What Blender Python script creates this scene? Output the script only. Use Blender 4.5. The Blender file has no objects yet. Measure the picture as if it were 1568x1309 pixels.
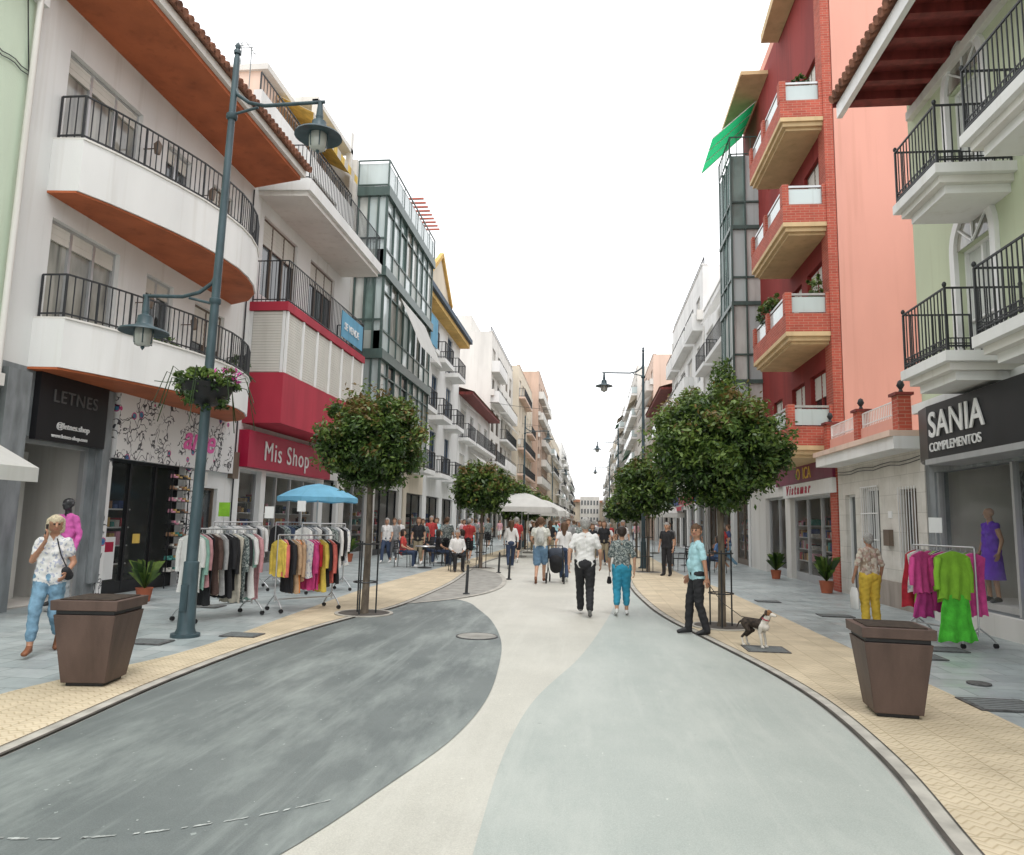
import bpy,bmesh,math,random
import numpy as np
from mathutils import Vector,Matrix
rnd=random.Random(7)
sc=bpy.context.scene
R=math.radians
# ---------------------------------------------------------------- materials
MC={}
def M(name,col,rough=.8,var=.08,scale=2.0,bump=0.0,bscale=None,metal=0.0,spec=.4,grime=True,alpha=1.0,transl=0.0):
    if name in MC: return MC[name]
    m=bpy.data.materials.new(name); m.use_nodes=True
    nt=m.node_tree; N=nt.nodes; L=nt.links
    p=N['Principled BSDF']
    p.inputs['Roughness'].default_value=rough
    p.inputs['Metallic'].default_value=metal
    p.inputs['Specular IOR Level'].default_value=spec
    p.inputs['Alpha'].default_value=alpha
    p.inputs['Base Color'].default_value=(*col,1)
    if transl>0:
        tb=N.new('ShaderNodeBsdfTranslucent'); tb.inputs[0].default_value=(*col,1); mx=N.new('ShaderNodeMixShader'); mx.inputs[0].default_value=transl
        L.new(p.outputs[0],mx.inputs[1]); L.new(tb.outputs[0],mx.inputs[2]); L.new(mx.outputs[0],N['Material Output'].inputs[0])
    if var>0 or bump>0:
        tc=N.new('ShaderNodeTexCoord')
    if var>0:
        n=N.new('ShaderNodeTexNoise'); n.inputs['Scale'].default_value=scale; n.inputs['Detail'].default_value=7
        mp=N.new('ShaderNodeMapping'); mp.inputs['Scale'].default_value=(1,1,.3 if grime else 1)
        L.new(tc.outputs['Object'],mp.inputs[0]); L.new(mp.outputs[0],n.inputs['Vector'])
        r=N.new('ShaderNodeValToRGB')
        r.color_ramp.elements[0].position=.3; r.color_ramp.elements[1].position=.62
        r.color_ramp.elements[0].color=(*[c*(1-2.0*var) for c in col],1)
        r.color_ramp.elements[1].color=(*[min(1,c*(1+.5*var)) for c in col],1)
        L.new(n.outputs[0],r.inputs[0]); out=r.outputs[0]
        if grime:
            m2=N.new('ShaderNodeMapping'); m2.inputs['Scale'].default_value=(5,5,.22); L.new(tc.outputs['Object'],m2.inputs[0])
            n3=N.new('ShaderNodeTexNoise'); n3.inputs['Scale'].default_value=1.0; n3.inputs['Detail'].default_value=5; L.new(m2.outputs[0],n3.inputs['Vector'])
            r3=N.new('ShaderNodeValToRGB'); r3.color_ramp.elements[0].position=.56; r3.color_ramp.elements[0].color=(1,1,1,1); r3.color_ramp.elements[1].position=.76; k=1-2.0*var; r3.color_ramp.elements[1].color=(k,k*.985,k*.96,1)
            L.new(n3.outputs[0],r3.inputs[0]); x=N.new('ShaderNodeMix'); x.data_type='RGBA'; x.blend_type='MULTIPLY'; x.inputs[0].default_value=1
            L.new(out,x.inputs[6]); L.new(r3.outputs[0],x.inputs[7]); out=x.outputs[2]
        L.new(out,p.inputs['Base Color'])
    if bump>0:
        b=N.new('ShaderNodeBump'); b.inputs['Strength'].default_value=bump; b.inputs['Distance'].default_value=.02
        n2=N.new('ShaderNodeTexNoise'); n2.inputs['Scale'].default_value=bscale or 40; n2.inputs['Detail'].default_value=4
        L.new(tc.outputs['Object'],n2.inputs['Vector']); L.new(n2.outputs[0],b.inputs['Height']); L.new(b.outputs[0],p.inputs['Normal'])
    MC[name]=m; return m
def node_mat(name,fn,rough=.8,spec=.4):
    if name in MC: return MC[name]
    m=bpy.data.materials.new(name); m.use_nodes=True
    nt=m.node_tree; p=nt.nodes['Principled BSDF']
    p.inputs['Roughness'].default_value=rough; p.inputs['Specular IOR Level'].default_value=spec
    tc=nt.nodes.new('ShaderNodeTexCoord')
    fn(nt,nt.nodes,nt.links,p,tc.outputs['Object'])
    MC[name]=m; return m
def ramp(N,pos,cols,interp='LINEAR'):
    r=N.new('ShaderNodeValToRGB'); r.color_ramp.interpolation=interp
    e=r.color_ramp.elements
    while len(e)<len(pos): e.new(.5)
    for i,(a,c) in enumerate(zip(pos,cols)):
        e[i].position=a; e[i].color=(*c,1)
    return r
def noise(N,L,vec,scale,detail=6,rough=.55):
    n=N.new('ShaderNodeTexNoise'); n.inputs['Scale'].default_value=scale; n.inputs['Detail'].default_value=detail
    n.inputs['Roughness'].default_value=rough; L.new(vec,n.inputs['Vector']); return n.outputs[0]
def mix(N,L,a,b,f,mode='MIX'):
    x=N.new('ShaderNodeMix'); x.data_type='RGBA'; x.blend_type=mode
    for s,v in ((6,a),(7,b)):
        if isinstance(v,tuple): x.inputs[s].default_value=(*v,1)
        else: L.new(v,x.inputs[s])
    if isinstance(f,float): x.inputs[0].default_value=f
    else: L.new(f,x.inputs[0])
    return x.outputs[2]
def asphalt(c1,c2,wear,wa=.6):
    def fn(nt,N,L,p,v):
        big=ramp(N,[.35,.62],[c1,c2]); L.new(noise(N,L,v,.55,6,.65),big.inputs[0])
        fine=ramp(N,[.35,.7],[(.78,.78,.78),(1.12,1.12,1.12)]); L.new(noise(N,L,v,120,3),fine.inputs[0])
        c=mix(N,L,big.outputs[0],fine.outputs[0],.7,'MULTIPLY')
        mp=N.new('ShaderNodeMapping'); mp.inputs['Rotation'].default_value=(0,0,.9); mp.inputs['Scale'].default_value=(1.0,.28,1); L.new(v,mp.inputs[0])
        w=ramp(N,[.48,.70],[(0,0,0),(wa,wa,wa)]); L.new(noise(N,L,mp.outputs[0],1.3,9,.7),w.inputs[0])
        c=mix(N,L,c,wear,w.outputs[0])
        mp2=N.new('ShaderNodeMapping'); mp2.inputs['Rotation'].default_value=(0,0,-.15); mp2.inputs['Scale'].default_value=(2.4,.12,1); L.new(v,mp2.inputs[0])
        w2=ramp(N,[.52,.72],[(0,0,0),(wa*.7,)*3]); L.new(noise(N,L,mp2.outputs[0],2.0,9,.7),w2.inputs[0])
        c=mix(N,L,c,wear,w2.outputs[0])
        d=ramp(N,[.70,.73],[(0,0,0),(.7,.7,.7)]); L.new(noise(N,L,v,14,4,.6),d.inputs[0])
        c=mix(N,L,c,tuple(min(1,x*1.25) for x in wear),d.outputs[0])
        k=ramp(N,[.24,.29],[(.5,.5,.5),(0,0,0)]); L.new(noise(N,L,v,9,4),k.inputs[0])
        c=mix(N,L,c,(c1[0]*.6,c1[1]*.6,c1[2]*.6),k.outputs[0])
        L.new(c,p.inputs['Base Color'])
        b=N.new('ShaderNodeBump'); b.inputs['Strength'].default_value=.3; b.inputs['Distance'].default_value=.01
        L.new(noise(N,L,v,200,2),b.inputs['Height']); L.new(b.outputs[0],p.inputs['Normal'])
    return fn
m_dark=node_mat('painted_asphalt_dark',asphalt((.125,.145,.143),(.18,.203,.197),(.33,.365,.345),.85),.6)
m_green=node_mat('painted_asphalt_green',asphalt((.375,.415,.385),(.44,.475,.44),(.53,.55,.51),.6),.5)
m_cream=node_mat('painted_asphalt_cream',asphalt((.49,.48,.425),(.57,.555,.49),(.61,.60,.54),.6),.6)
def pav(nt,N,L,p,v):
    b=N.new('ShaderNodeTexBrick'); b.offset=.5
    L.new(v,b.inputs['Vector']); b.inputs['Scale'].default_value=1
    b.inputs['Brick Width'].default_value=.6; b.inputs['Row Height'].default_value=.4; b.inputs['Mortar Size'].default_value=.007
    b.inputs['Color1'].default_value=(.36,.41,.41,1); b.inputs['Color2'].default_value=(.45,.49,.485,1); b.inputs['Mortar'].default_value=(.20,.23,.23,1)
    g=ramp(N,[.35,.65],[(.74,.74,.75),(1.1,1.1,1.1)]); L.new(noise(N,L,v,1.3,8,.7),g.inputs[0])
    c=mix(N,L,b.outputs[0],g.outputs[0],.9,'MULTIPLY')
    k=ramp(N,[.27,.31],[(.5,.5,.5),(0,0,0)]); L.new(noise(N,L,v,9,3),k.inputs[0]); c=mix(N,L,c,(.15,.16,.16),k.outputs[0])
    L.new(c,p.inputs['Base Color'])
    rr=ramp(N,[.35,.65],[(.28,)*3,(.55,)*3]); L.new(noise(N,L,v,2.3,5),rr.inputs[0]); L.new(rr.outputs[0],p.inputs['Roughness'])
m_pav=node_mat('paving_slabs',pav,.38,.5)
def yel(nt,N,L,p,v):
    w=N.new('ShaderNodeTexWave'); w.inputs['Scale'].default_value=4.0
    sx=N.new('ShaderNodeSeparateXYZ'); L.new(v,sx.inputs[0])
    pp=N.new('ShaderNodeMath'); pp.operation='PINGPONG'; pp.inputs[1].default_value=.06; L.new(sx.outputs[0],pp.inputs[0])
    ad=N.new('ShaderNodeMath'); ad.operation='ADD'; L.new(sx.outputs[1],ad.inputs[0]); L.new(pp.outputs[0],ad.inputs[1])
    cb=N.new('ShaderNodeCombineXYZ'); L.new(ad.outputs[0],cb.inputs[0]); L.new(cb.outputs[0],w.inputs['Vector'])
    r=ramp(N,[0,.15,.4],[(.52,.42,.28),(.64,.54,.38),(.68,.58,.42)]); L.new(w.outputs[1],r.inputs[0])
    b=N.new('ShaderNodeTexBrick'); b.offset=0; L.new(v,b.inputs['Vector']); b.inputs['Scale'].default_value=1
    b.inputs['Brick Width'].default_value=.4; b.inputs['Row Height'].default_value=.4; b.inputs['Mortar Size'].default_value=.005
    b.inputs['Color1'].default_value=(1,1,1,1); b.inputs['Color2'].default_value=(.88,.88,.87,1); b.inputs['Mortar'].default_value=(.66,.64,.58,1)
    c=mix(N,L,r.outputs[0],b.outputs[0],1.0,'MULTIPLY')
    g=ramp(N,[.35,.65],[(.78,.77,.75),(1.06,1.06,1.06)]); L.new(noise(N,L,v,1.5,8,.7),g.inputs[0])
    L.new(mix(N,L,c,g.outputs[0],.9,'MULTIPLY'),p.inputs['Base Color'])
    bp=N.new('ShaderNodeBump'); bp.inputs['Strength'].default_value=.35; bp.inputs['Distance'].default_value=.006; L.new(w.outputs[1],bp.inputs['Height']); L.new(bp.outputs[0],p.inputs['Normal'])
m_yel=node_mat('yellow_tactile_tiles',yel,.7)
m_lens=M('concrete_pavers',(.33,.32,.29),.8,.15,4,.2,60,grime=False)
m_ground=M('ground_concrete',(.42,.41,.38),.85,.12,.7,grime=False)
m_kerb=M('kerb_stone',(.46,.44,.39),.8,.15,5,grime=False)
m_slot=M('kerb_joint',(.09,.08,.07),.9,.2,5,grime=False)
m_iron=M('cast_iron',(.12,.12,.12),.6,.3,20,.4,80,grime=False)
white=M('white_render',(.78,.78,.765),.85,.055,.8,.12,60)
white2=M('warm_white_render',(.73,.71,.67),.85,.065,.8,.12,60)
cream=M('cream_render',(.70,.62,.50),.85,.06,.9)
peach=M('peach_render',(.74,.56,.46),.85,.06,.9)
pink=M('salmon_render',(.74,.37,.295),.85,.045,.7,.15,40)
palegreen=M('pale_green_render',(.56,.61,.44),.85,.05,.8,.15,40)
mint=M('mint_render',(.60,.70,.56),.85,.05,.8,.15,40)
orange=M('terracotta_paint',(.44,.12,.045),.7,.12,1.5,.1,40)
crimson=M('crimson_render',(.42,.03,.055),.7,.10,1.2,.1,40)
signred=M('crimson_sign',(.40,.012,.05),.35,.05,2)
greyst=M('grey_stone_cladding',(.24,.26,.27),.6,.2,5,.2,50)
black=M('black_metal',(.018,.018,.02),.45,.1,10)
blacksign=M('black_sign_panel',(.015,.015,.017),.3,.1,2)
rail=M('dark_rail_paint',(.03,.033,.036),.5,.2,20)
railg=M('grey_rail_paint',(.22,.24,.24),.5,.1,20)
teal=M('blue_grey_lamp_paint',(.055,.09,.105),.42,.18,8)
alu=M('aluminium',(.55,.56,.57),.35,.05,5,metal=.6)
bronze=M('bronze_frame',(.16,.12,.09),.4,.1,5)
whiteframe=M('white_frame',(.78,.78,.77),.4,.03,5)
greenframe=M('grey_green_frame',(.075,.115,.105),.4,.1,5)
glass=M('window_glass',(.045,.055,.06),.06,.5,.6,spec=.9,grime=False)
glassc=M('curtained_glass',(.34,.33,.29),.09,.35,2.5,spec=.9)
glassg=M('greenish_glass',(.20,.29,.27),.08,.3,.8,spec=.9,grime=False)
glassw=M('white_blind_glass',(.60,.62,.59),.12,.12,2.5,spec=.8)
glassl=M('pale_balcony_glass',(.52,.60,.60),.12,.1,.8,spec=.8)
shutter=M('roller_shutter',(.66,.64,.585),.6,.04,3)
shgap=M('shutter_gap',(.38,.36,.32),.8,.05,3)
shopglass=M('shop_glass',(.12,.14,.14),.03,0,1,spec=1.0,alpha=.11)
interior=M('shop_interior',(.70,.67,.62),.8,.08,1)
intdark=M('dark_interior',(.16,.15,.14),.8,.2,1)
def brickfn(nt,N,L,p,v):
    sx=N.new('ShaderNodeSeparateXYZ'); L.new(v,sx.inputs[0])
    ad=N.new('ShaderNodeMath'); ad.operation='ADD'; L.new(sx.outputs[0],ad.inputs[0]); L.new(sx.outputs[1],ad.inputs[1])
    cb=N.new('ShaderNodeCombineXYZ'); L.new(ad.outputs[0],cb.inputs[0]); L.new(sx.outputs[2],cb.inputs[1])
    b=N.new('ShaderNodeTexBrick'); L.new(cb.outputs[0],b.inputs['Vector']); b.inputs['Scale'].default_value=1
    b.inputs['Brick Width'].default_value=.25; b.inputs['Row Height'].default_value=.075; b.inputs['Mortar Size'].default_value=.006
    b.inputs['Color1'].default_value=(.48,.095,.06,1); b.inputs['Color2'].default_value=(.38,.07,.045,1); b.inputs['Mortar'].default_value=(.45,.25,.18,1)
    g=ramp(N,[.35,.65],[(.8,.8,.8),(1.08,1.08,1.08)]); L.new(noise(N,L,v,1.5,6,.65),g.inputs[0])
    L.new(mix(N,L,b.outputs[0],g.outputs[0],.9,'MULTIPLY'),p.inputs['Base Color'])
brick=node_mat('red_brick',brickfn,.8)
def stonefn(nt,N,L,p,v):
    sx=N.new('ShaderNodeSeparateXYZ'); L.new(v,sx.inputs[0])
    ad=N.new('ShaderNodeMath'); ad.operation='ADD'; L.new(sx.outputs[0],ad.inputs[0]); L.new(sx.outputs[1],ad.inputs[1])
    cb=N.new('ShaderNodeCombineXYZ'); L.new(ad.outputs[0],cb.inputs[0]); L.new(sx.outputs[2],cb.inputs[1])
    b=N.new('ShaderNodeTexBrick'); L.new(cb.outputs[0],b.inputs['Vector']); b.inputs['Scale'].default_value=1
    b.inputs['Brick Width'].default_value=.6; b.inputs['Row Height'].default_value=.4; b.inputs['Mortar Size'].default_value=.006
    b.inputs['Color1'].default_value=(.68,.65,.60,1); b.inputs['Color2'].default_value=(.62,.60,.55,1); b.inputs['Mortar'].default_value=(.48,.46,.42,1)
    g=ramp(N,[.35,.65],[(.85,.84,.82),(1.05,1.05,1.05)]); L.new(noise(N,L,v,2.5,7,.65),g.inputs[0])
    L.new(mix(N,L,b.outputs[0],g.outputs[0],.9,'MULTIPLY'),p.inputs['Base Color'])
stonewall=node_mat('pale_stone_wall',stonefn,.7)
redwall=M('deep_red_render',(.26,.03,.025),.8,.12,1)
sand=M('sand_slab',(.62,.46,.26),.8,.08,2)
tile=M('clay_roof_tiles',(.26,.115,.07),.85,.3,6,.4,30,grime=False)
wood=M('dark_red_wood',(.20,.035,.03),.6,.2,6)
yellowp=M('ochre_trim',(.66,.43,.14),.8,.08,2)
greenfab=M('green_awning_fabric',(.03,.52,.20),.7,.1,3,transl=.6)
bluefab=M('sky_blue_fabric',(.20,.50,.70),.7,.08,3,transl=.3)
whitefab=M('white_fabric',(.76,.75,.72),.8,.05,3,transl=.35)
yelfab=M('yellow_awning',(.75,.52,.12),.8,.15,3)
brownpl=M('brown_planter',(.105,.068,.056),.5,.15,6,.1,60)
def graf(nt,N,L,p,v):
    vm=N.new('ShaderNodeVectorMath'); vm.operation='MULTIPLY_ADD'; L.new(v,vm.inputs[0]); vm.inputs[1].default_value=(1,1,1)
    nz=N.new('ShaderNodeTexNoise'); nz.inputs['Scale'].default_value=2.5; L.new(v,nz.inputs['Vector']); L.new(nz.outputs[1],vm.inputs[2])
    w=N.new('ShaderNodeTexVoronoi'); w.feature='DISTANCE_TO_EDGE'; w.inputs['Scale'].default_value=4.2; L.new(vm.outputs[0],w.inputs['Vector'])
    r=ramp(N,[0,.045,.07],[(.05,.05,.06),(.06,.06,.07),(.76,.75,.74)],'LINEAR'); L.new(w.outputs[0],r.inputs[0])
    vc=N.new('ShaderNodeTexVoronoi'); vc.inputs['Scale'].default_value=2.2; L.new(v,vc.inputs['Vector'])
    rc=ramp(N,[0,.06,.14,.18],[(.05,.15,.5),(.1,.3,.5),(.75,.08,.3),(1,1,1)],'CONSTANT'); L.new(vc.outputs[0],rc.inputs[0])
    m2=ramp(N,[.50,.53],[(1,1,1),(0,0,0)]); L.new(noise(N,L,v,1.6,3),m2.inputs[0])
    c=mix(N,L,(.76,.75,.74),r.outputs[0],m2.outputs[0]); 
    L.new(mix(N,L,c,rc.outputs[0],1.0,'MULTIPLY'),p.inputs['Base Color'])
graffiti=node_mat('scribbled_mural_panel',graf,.4)
# ---------------------------------------------------------------- builders
class O:
    def __init__(s,name,xf=0,sg=1):
        s.e=bpy.data.objects.new(name,None); sc.collection.objects.link(s.e); s.e.empty_display_size=.3
        s.p={}; s.xf=xf; s.sg=sg; s.smooth=set()
    def add(s,part,mat,v,f,smooth=False):
        k=(part,mat.name); 
        if k not in s.p: s.p[k]=([],[],mat)
        V,F,_=s.p[k]; n=len(V); V.extend(v); F.extend([tuple(i+n for i in q) for q in f])
        if smooth: s.smooth.add(k)
    def wbox(s,part,mat,x0,x1,y0,y1,z0,z1):
        if x0>x1:x0,x1=x1,x0
        v=[(x0,y0,z0),(x1,y0,z0),(x1,y1,z0),(x0,y1,z0),(x0,y0,z1),(x1,y0,z1),(x1,y1,z1),(x0,y1,z1)]
        s.add(part,mat,v,[(0,3,2,1),(4,5,6,7),(0,1,5,4),(1,2,6,5),(2,3,7,6),(3,0,4,7)])
    def box(s,part,mat,d0,d1,y0,y1,z0,z1):
        s.wbox(part,mat,s.xf+s.sg*d0,s.xf+s.sg*d1,y0,y1,z0,z1)
    def prism(s,part,mat,pts,z0,z1):
        n=len(pts); v=[(x,y,z0) for x,y in pts]+[(x,y,z1) for x,y in pts]
        s.add(part,mat,v,[tuple(range(n-1,-1,-1)),tuple(range(n,2*n))]+[(i,(i+1)%n,n+(i+1)%n,n+i) for i in range(n)])
    def tube(s,part,mat,pts,rad,seg=10,smooth=True):
        if not hasattr(rad,'__len__'): rad=[rad]*len(pts)
        v,f=loft(pts,rad,seg); s.add(part,mat,v,f,smooth)
    def lathe(s,part,mat,prof,c,seg=20,smooth=True):
        v=[];f=[]
        for r,z in prof:
            for i in range(seg):
                a=2*math.pi*i/seg; v.append((c[0]+r*math.cos(a),c[1]+r*math.sin(a),c[2]+z))
        for j in range(len(prof)-1):
            for i in range(seg):
                k=(i+1)%seg; f.append((j*seg+i,j*seg+k,(j+1)*seg+k,(j+1)*seg+i))
        s.add(part,mat,v,f,smooth)
    def bar(s,part,mat,a,b,w):
        a=Vector(a);b=Vector(b); v,f=loft([a,b],[w*.7,w*.7],4); s.add(part,mat,v,f)
    def railing(s,part,mat,path,z0,z1,sp=.12,w=.014,knob=False):
        for (a,b) in zip(path[:-1],path[1:]):
            a=Vector(a);b=Vector(b);L=(b-a).length; n=max(1,int(round(L/sp)))
            for z in (z0+.08,z1): s.bar(part,mat,(a.x,a.y,z),(b.x,b.y,z),w*1.7)
            for i in range(n):
                q=a.lerp(b,i/n); s.bar(part,mat,(q.x,q.y,z0),(q.x,q.y,z1),w if i else w*2)
                if knob and i==0: s.lathe(part,mat,[(0,z1+.0),(.03,z1+.03),(.035,z1+.06),(.02,z1+.09),(0,z1+.1)],(q.x,q.y,0),8)
        q=path[-1]; s.bar(part,mat,(q[0],q[1],z0),(q[0],q[1],z1),w*2)
    def done(s,bevel=0):
        for k,(V,F,mat) in s.p.items():
            me=bpy.data.meshes.new(k[0]); me.from_pydata([tuple(v) for v in V],[],F); me.materials.append(mat)
            if k in s.smooth: me.polygons.foreach_set('use_smooth',[True]*len(F))
            o=bpy.data.objects.new(k[0],me); sc.collection.objects.link(o); o.parent=s.e
            if k in s.smooth: 
                try: me.set_sharp_from_angle(angle=R(50))
                except Exception: pass
            if bevel:
                b=o.modifiers.new('bevel','BEVEL'); b.width=bevel; b.segments=2; b.limit_method='ANGLE'
        return s.e
def loft(pts,rad,seg=10,caps=True):
    pts=[Vector(p) for p in pts]; v=[];f=[]
    up=None
    for i,p in enumerate(pts):
        d=(pts[min(i+1,len(pts)-1)]-pts[max(i-1,0)]).normalized()
        if up is None:
            up=Vector((0,0,1)) if abs(d.z)<.9 else Vector((1,0,0))
        x=d.cross(up).normalized(); y=x.cross(d).normalized(); up=y
        off=math.pi/4 if seg==4 else 0
        for k in range(seg):
            a=2*math.pi*k/seg+off; q=p+(x*math.cos(a)+y*math.sin(a))*rad[i]; v.append((q.x,q.y,q.z))
    for j in range(len(pts)-1):
        for k in range(seg):
            k2=(k+1)%seg; f.append((j*seg+k,j*seg+k2,(j+1)*seg+k2,(j+1)*seg+k))
    if caps: f.append(tuple(range(seg-1,-1,-1))); n=(len(pts)-1)*seg; f.append(tuple(range(n,n+seg)))
    return v,f
def text(parent,body,mat,loc,size,side,name='lettering',shear=0,ext=.01,sp=1.0,bold=0):
    c=bpy.data.curves.new(name,'FONT'); c.body=body; c.size=size; c.extrude=ext; c.shear=shear; c.space_character=sp; c.offset=bold
    o=bpy.data.objects.new(name,c); sc.collection.objects.link(o)
    o.location=loc; o.rotation_euler=(R(90),0,R(90) if side>0 else R(-90)); c.materials.append(mat)
    dg=bpy.context.evaluated_depsgraph_get(); me=bpy.data.meshes.new_from_object(o.evaluated_get(dg)); mw=o.matrix_basis.copy()
    bpy.data.objects.remove(o); o=bpy.data.objects.new(name,me); sc.collection.objects.link(o); o.matrix_world=mw; o.parent=parent
def wall(b,mat,y0,y1,z0,z1,ops,th=.25,d=0.0,part='walls'):
    ops=[o for o in ops if o[1]>y0 and o[0]<y1 and o[3]>z0 and o[2]<z1]
    zs=sorted(set([z0,z1]+[min(max(z,z0),z1) for o in ops for z in (o[2],o[3])]))
    for za,zb in zip(zs[:-1],zs[1:]):
        zm=(za+zb)/2; cuts=sorted([(max(o[0],y0),min(o[1],y1)) for o in ops if o[2]<zm<o[3]])
        y=y0
        for ca,cb in cuts:
            if ca>y+.001: b.box(part,mat,d-th,d,y,ca,za,zb)
            y=max(y,cb)
        if y<y1-.001: b.box(part,mat,d-th,d,y,y1,za,zb)
def window(b,ya,yb,za,zb,n=2,fm=None,gm=None,sh=0.0,d=0.0,mid=False):
    fm=fm or whiteframe; gm=gm or (glass if rnd.random()<.6 else glassc); w=.05
    b.box('glazing',gm,d-.2,d-.16,ya,yb,za,zb)
    f0,f1=d-.159,d-.10
    b.box('window_frames',fm,f0,f1,ya,ya+w,za,zb); b.box('window_frames',fm,f0,f1,yb-w,yb,za,zb)
    b.box('window_frames',fm,f0,f1,ya+w,yb-w,za,za+w); b.box('window_frames',fm,f0,f1,ya+w,yb-w,zb-w,zb)
    for i in range(1,n):
        y=ya+(yb-ya)*i/n; b.box('window_frames',fm,f0,f1-.003,y-w*.6,y+w*.6,za+w,zb-w)
    if mid: z=za+(zb-za)*.4; b.box('window_frames',fm,f0,f1-.006,ya+w,yb-w,z-.02,z+.02)
    if sh>0:
        zt=zb-w-.002; h=(zb-za)*sh; k=max(2,int(h/.06))
        for i in range(k): b.box('shutters',shutter,f0+.004,f1-.012-(i%2)*.006,ya+w,yb-w,zt-h*(i+1)/k,zt-h*i/k)
def shopfront(b,ya,yb,zt,fm,n,depth=3.0,d=-.2):
    b.box('shop_window',shopglass,d,d+.012,ya,yb,.25,zt)
    b.box('shop_frames',fm,d-.03,d+.05,ya,yb,0,.25)
    for i in range(n+1):
        y=ya+(yb-ya)*i/n; b.box('shop_frames',fm,d-.035,d+.055,max(ya,y-.035),min(yb,y+.035),.003,zt-.003)
    b.box('shop_frames',fm,d-.03,d+.05,ya,yb,zt-.08,zt)
    for y in (ya+.3+(yb-ya)*k/3 for k in range(3)):
        if y+.9<yb:
            for z in (.5,.9,1.3,1.7,2.1):
                D=1.1 if z<1.8 else depth-.3
                b.box('shelves',whiteframe,-D-.2,-D+.2,y,y+.9,z,z+.03)
                yy=y+.05
                while yy<y+.8:
                    w=rnd.uniform(.08,.2); h=rnd.uniform(.08,.3); b.box('goods',rnd.choice(GOODS),-D-.15,-D+.15,yy,yy+w*.9,z+.031,z+.03+h); yy+=w+.03
GOODS=[M('goods_%d'%i,c,.6,.15,12) for i,c in enumerate([(.55,.08,.10),(.08,.12,.3),(.7,.68,.62),(.05,.05,.05),(.6,.4,.15),(.1,.35,.3),(.75,.35,.45),(.35,.2,.12)])]
def room(b,y0,y1,z1,depth,mat=None):
    mat=mat or interior
    b.box('shop_room',mat,-depth-.1,-depth,y0,y1,0,z1)
    b.box('shop_room',mat,-depth,-.255,y0,y0+.12,0,z1); b.box('shop_room',mat,-depth,-.255,y1-.12,y1,0,z1)
    b.box('shop_room',interior,-depth,-.255,y0+.12,y1-.12,.001,.012)
def core(b,mat,y0,y1,z0,z1,depth=10): b.box('rear_walls',mat,-depth,-.252,y0,y1,z0,z1)
def aerial(b,x,y,z,h=1.8):
    b.bar('aerial',railg,(x,y,z),(x,y,z+h),.02)
    for k in range(4): b.bar('aerial',railg,(x-.3,y+k*.12-.2,z+h-.1),(x+.3,y+k*.12-.2,z+h-.1),.008)
    b.bar('aerial',railg,(x,y-.3,z+h-.1),(x,y+.3,z+h-.1),.012)
def wires(b,x,y0,y1,z,n=2):
    for q in range(n):
        pts=[(x,y0+(y1-y0)*k/10,z+q*.07-.05*math.sin(math.pi*k/10*3)**2) for k in range(11)]; b.tube('facade_cables',rail,pts,.009,4)

# ---------------------------------------------------------------- ground
def crv(pts):
    ys=np.array([p[1] for p in pts],float); xs=np.array([p[0] for p in pts],float)
    def f(y):
        i=int(np.clip(np.searchsorted(ys,y)-1,0,len(ys)-2)); h=ys[i+1]-ys[i]; t=min(max((y-ys[i])/h,0),1)
        m0=(xs[i+1]-xs[max(i-1,0)])/(ys[i+1]-ys[max(i-1,0)]); j=min(i+2,len(ys)-1); m1=(xs[j]-xs[i])/(ys[j]-ys[i])
        return (2*t**3-3*t*t+1)*xs[i]+(t**3-2*t*t+t)*h*m0+(-2*t**3+3*t*t)*xs[i+1]+(t**3-t*t)*h*m1
    return f
KL=crv([(-4.2,-5),(-4.0,0),(-3.95,3),(-4.0,4.7),(-4.2,7),(-4.22,9.2),(-4.0,11.5),(-3.67,13.4),(-3.6,15.5),(-3.65,19),(-4.0,24),(-4.2,30),(-3.8,45),(-3.9,80),(-3.9,300)])
KR=crv([(1.2,-5),(1.5,0),(1.8,3),(1.95,4.2),(2.15,5.6),(2.22,7.3),(2.1,8.8),(1.75,11),(1.42,13),(1.24,14.9),(1.1,19),(1.2,24),(1.5,35),(1.5,60),(1.8,300)])
def strip(name,mat,fa,fb,y0,y1,z,step=.25):
    ys=[y0]
    while ys[-1]<y1: ys.append(min(y1,ys[-1]+(step if ys[-1]<30 else 3)))
    v=[];f=[]
    for y in ys: v+= [(fa(y),y,z),(fb(y),y,z)]
    for i in range(len(ys)-1): f.append((2*i,2*i+1,2*i+3,2*i+2))
    me=bpy.data.meshes.new(name); me.from_pydata(v,[],f); me.materials.append(mat)
    o=bpy.data.objects.new(name,me); sc.collection.objects.link(o); return o
me=bpy.data.meshes.new('ground'); me.from_pydata([(-600,-300,0),(600,-300,0),(600,900,0),(-600,900,0)],[],[(0,1,2,3)]); me.materials.append(m_ground)
o=bpy.data.objects.new('ground',me); sc.collection.objects.link(o)
C=lambda c:(lambda y:c)
off=lambda f,d:(lambda y:f(y)+d)
strip('road',m_cream,off(KL,.1),off(KR,-.1),-5,300,.005)
DK=crv([(-3.2,-5),(-2.9,-1),(-2.1,2),(-1.5,3.6),(-1.23,4.65),(-1.03,5.6),(-.95,6.7),(-1.0,8),(-1.2,10),(-1.6,12),(-2.05,13.5),(-2.6,14.9),(-3.45,15.6)])
strip('dark_road_surface',m_dark,off(KL,.1),DK,-5,15.55,.010)
GE=crv([(-.3,-5),(-.5,2),(-.57,3.8),(-.6,5.5),(-.5,7),(-.15,9),(.1,11),(.4,14),(.7,18),(.95,22),(1.3,28)])
strip('green_road_surface',m_green,GE,off(KR,-.1),-5,24,.010)
BL=crv([(-5.2,-5),(-5.1,4),(-5.25,6.2),(-4.85,8.4),(-5.0,12),(-5.25,16.9),(-5.1,27.6),(-5.1,300)])
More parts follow.
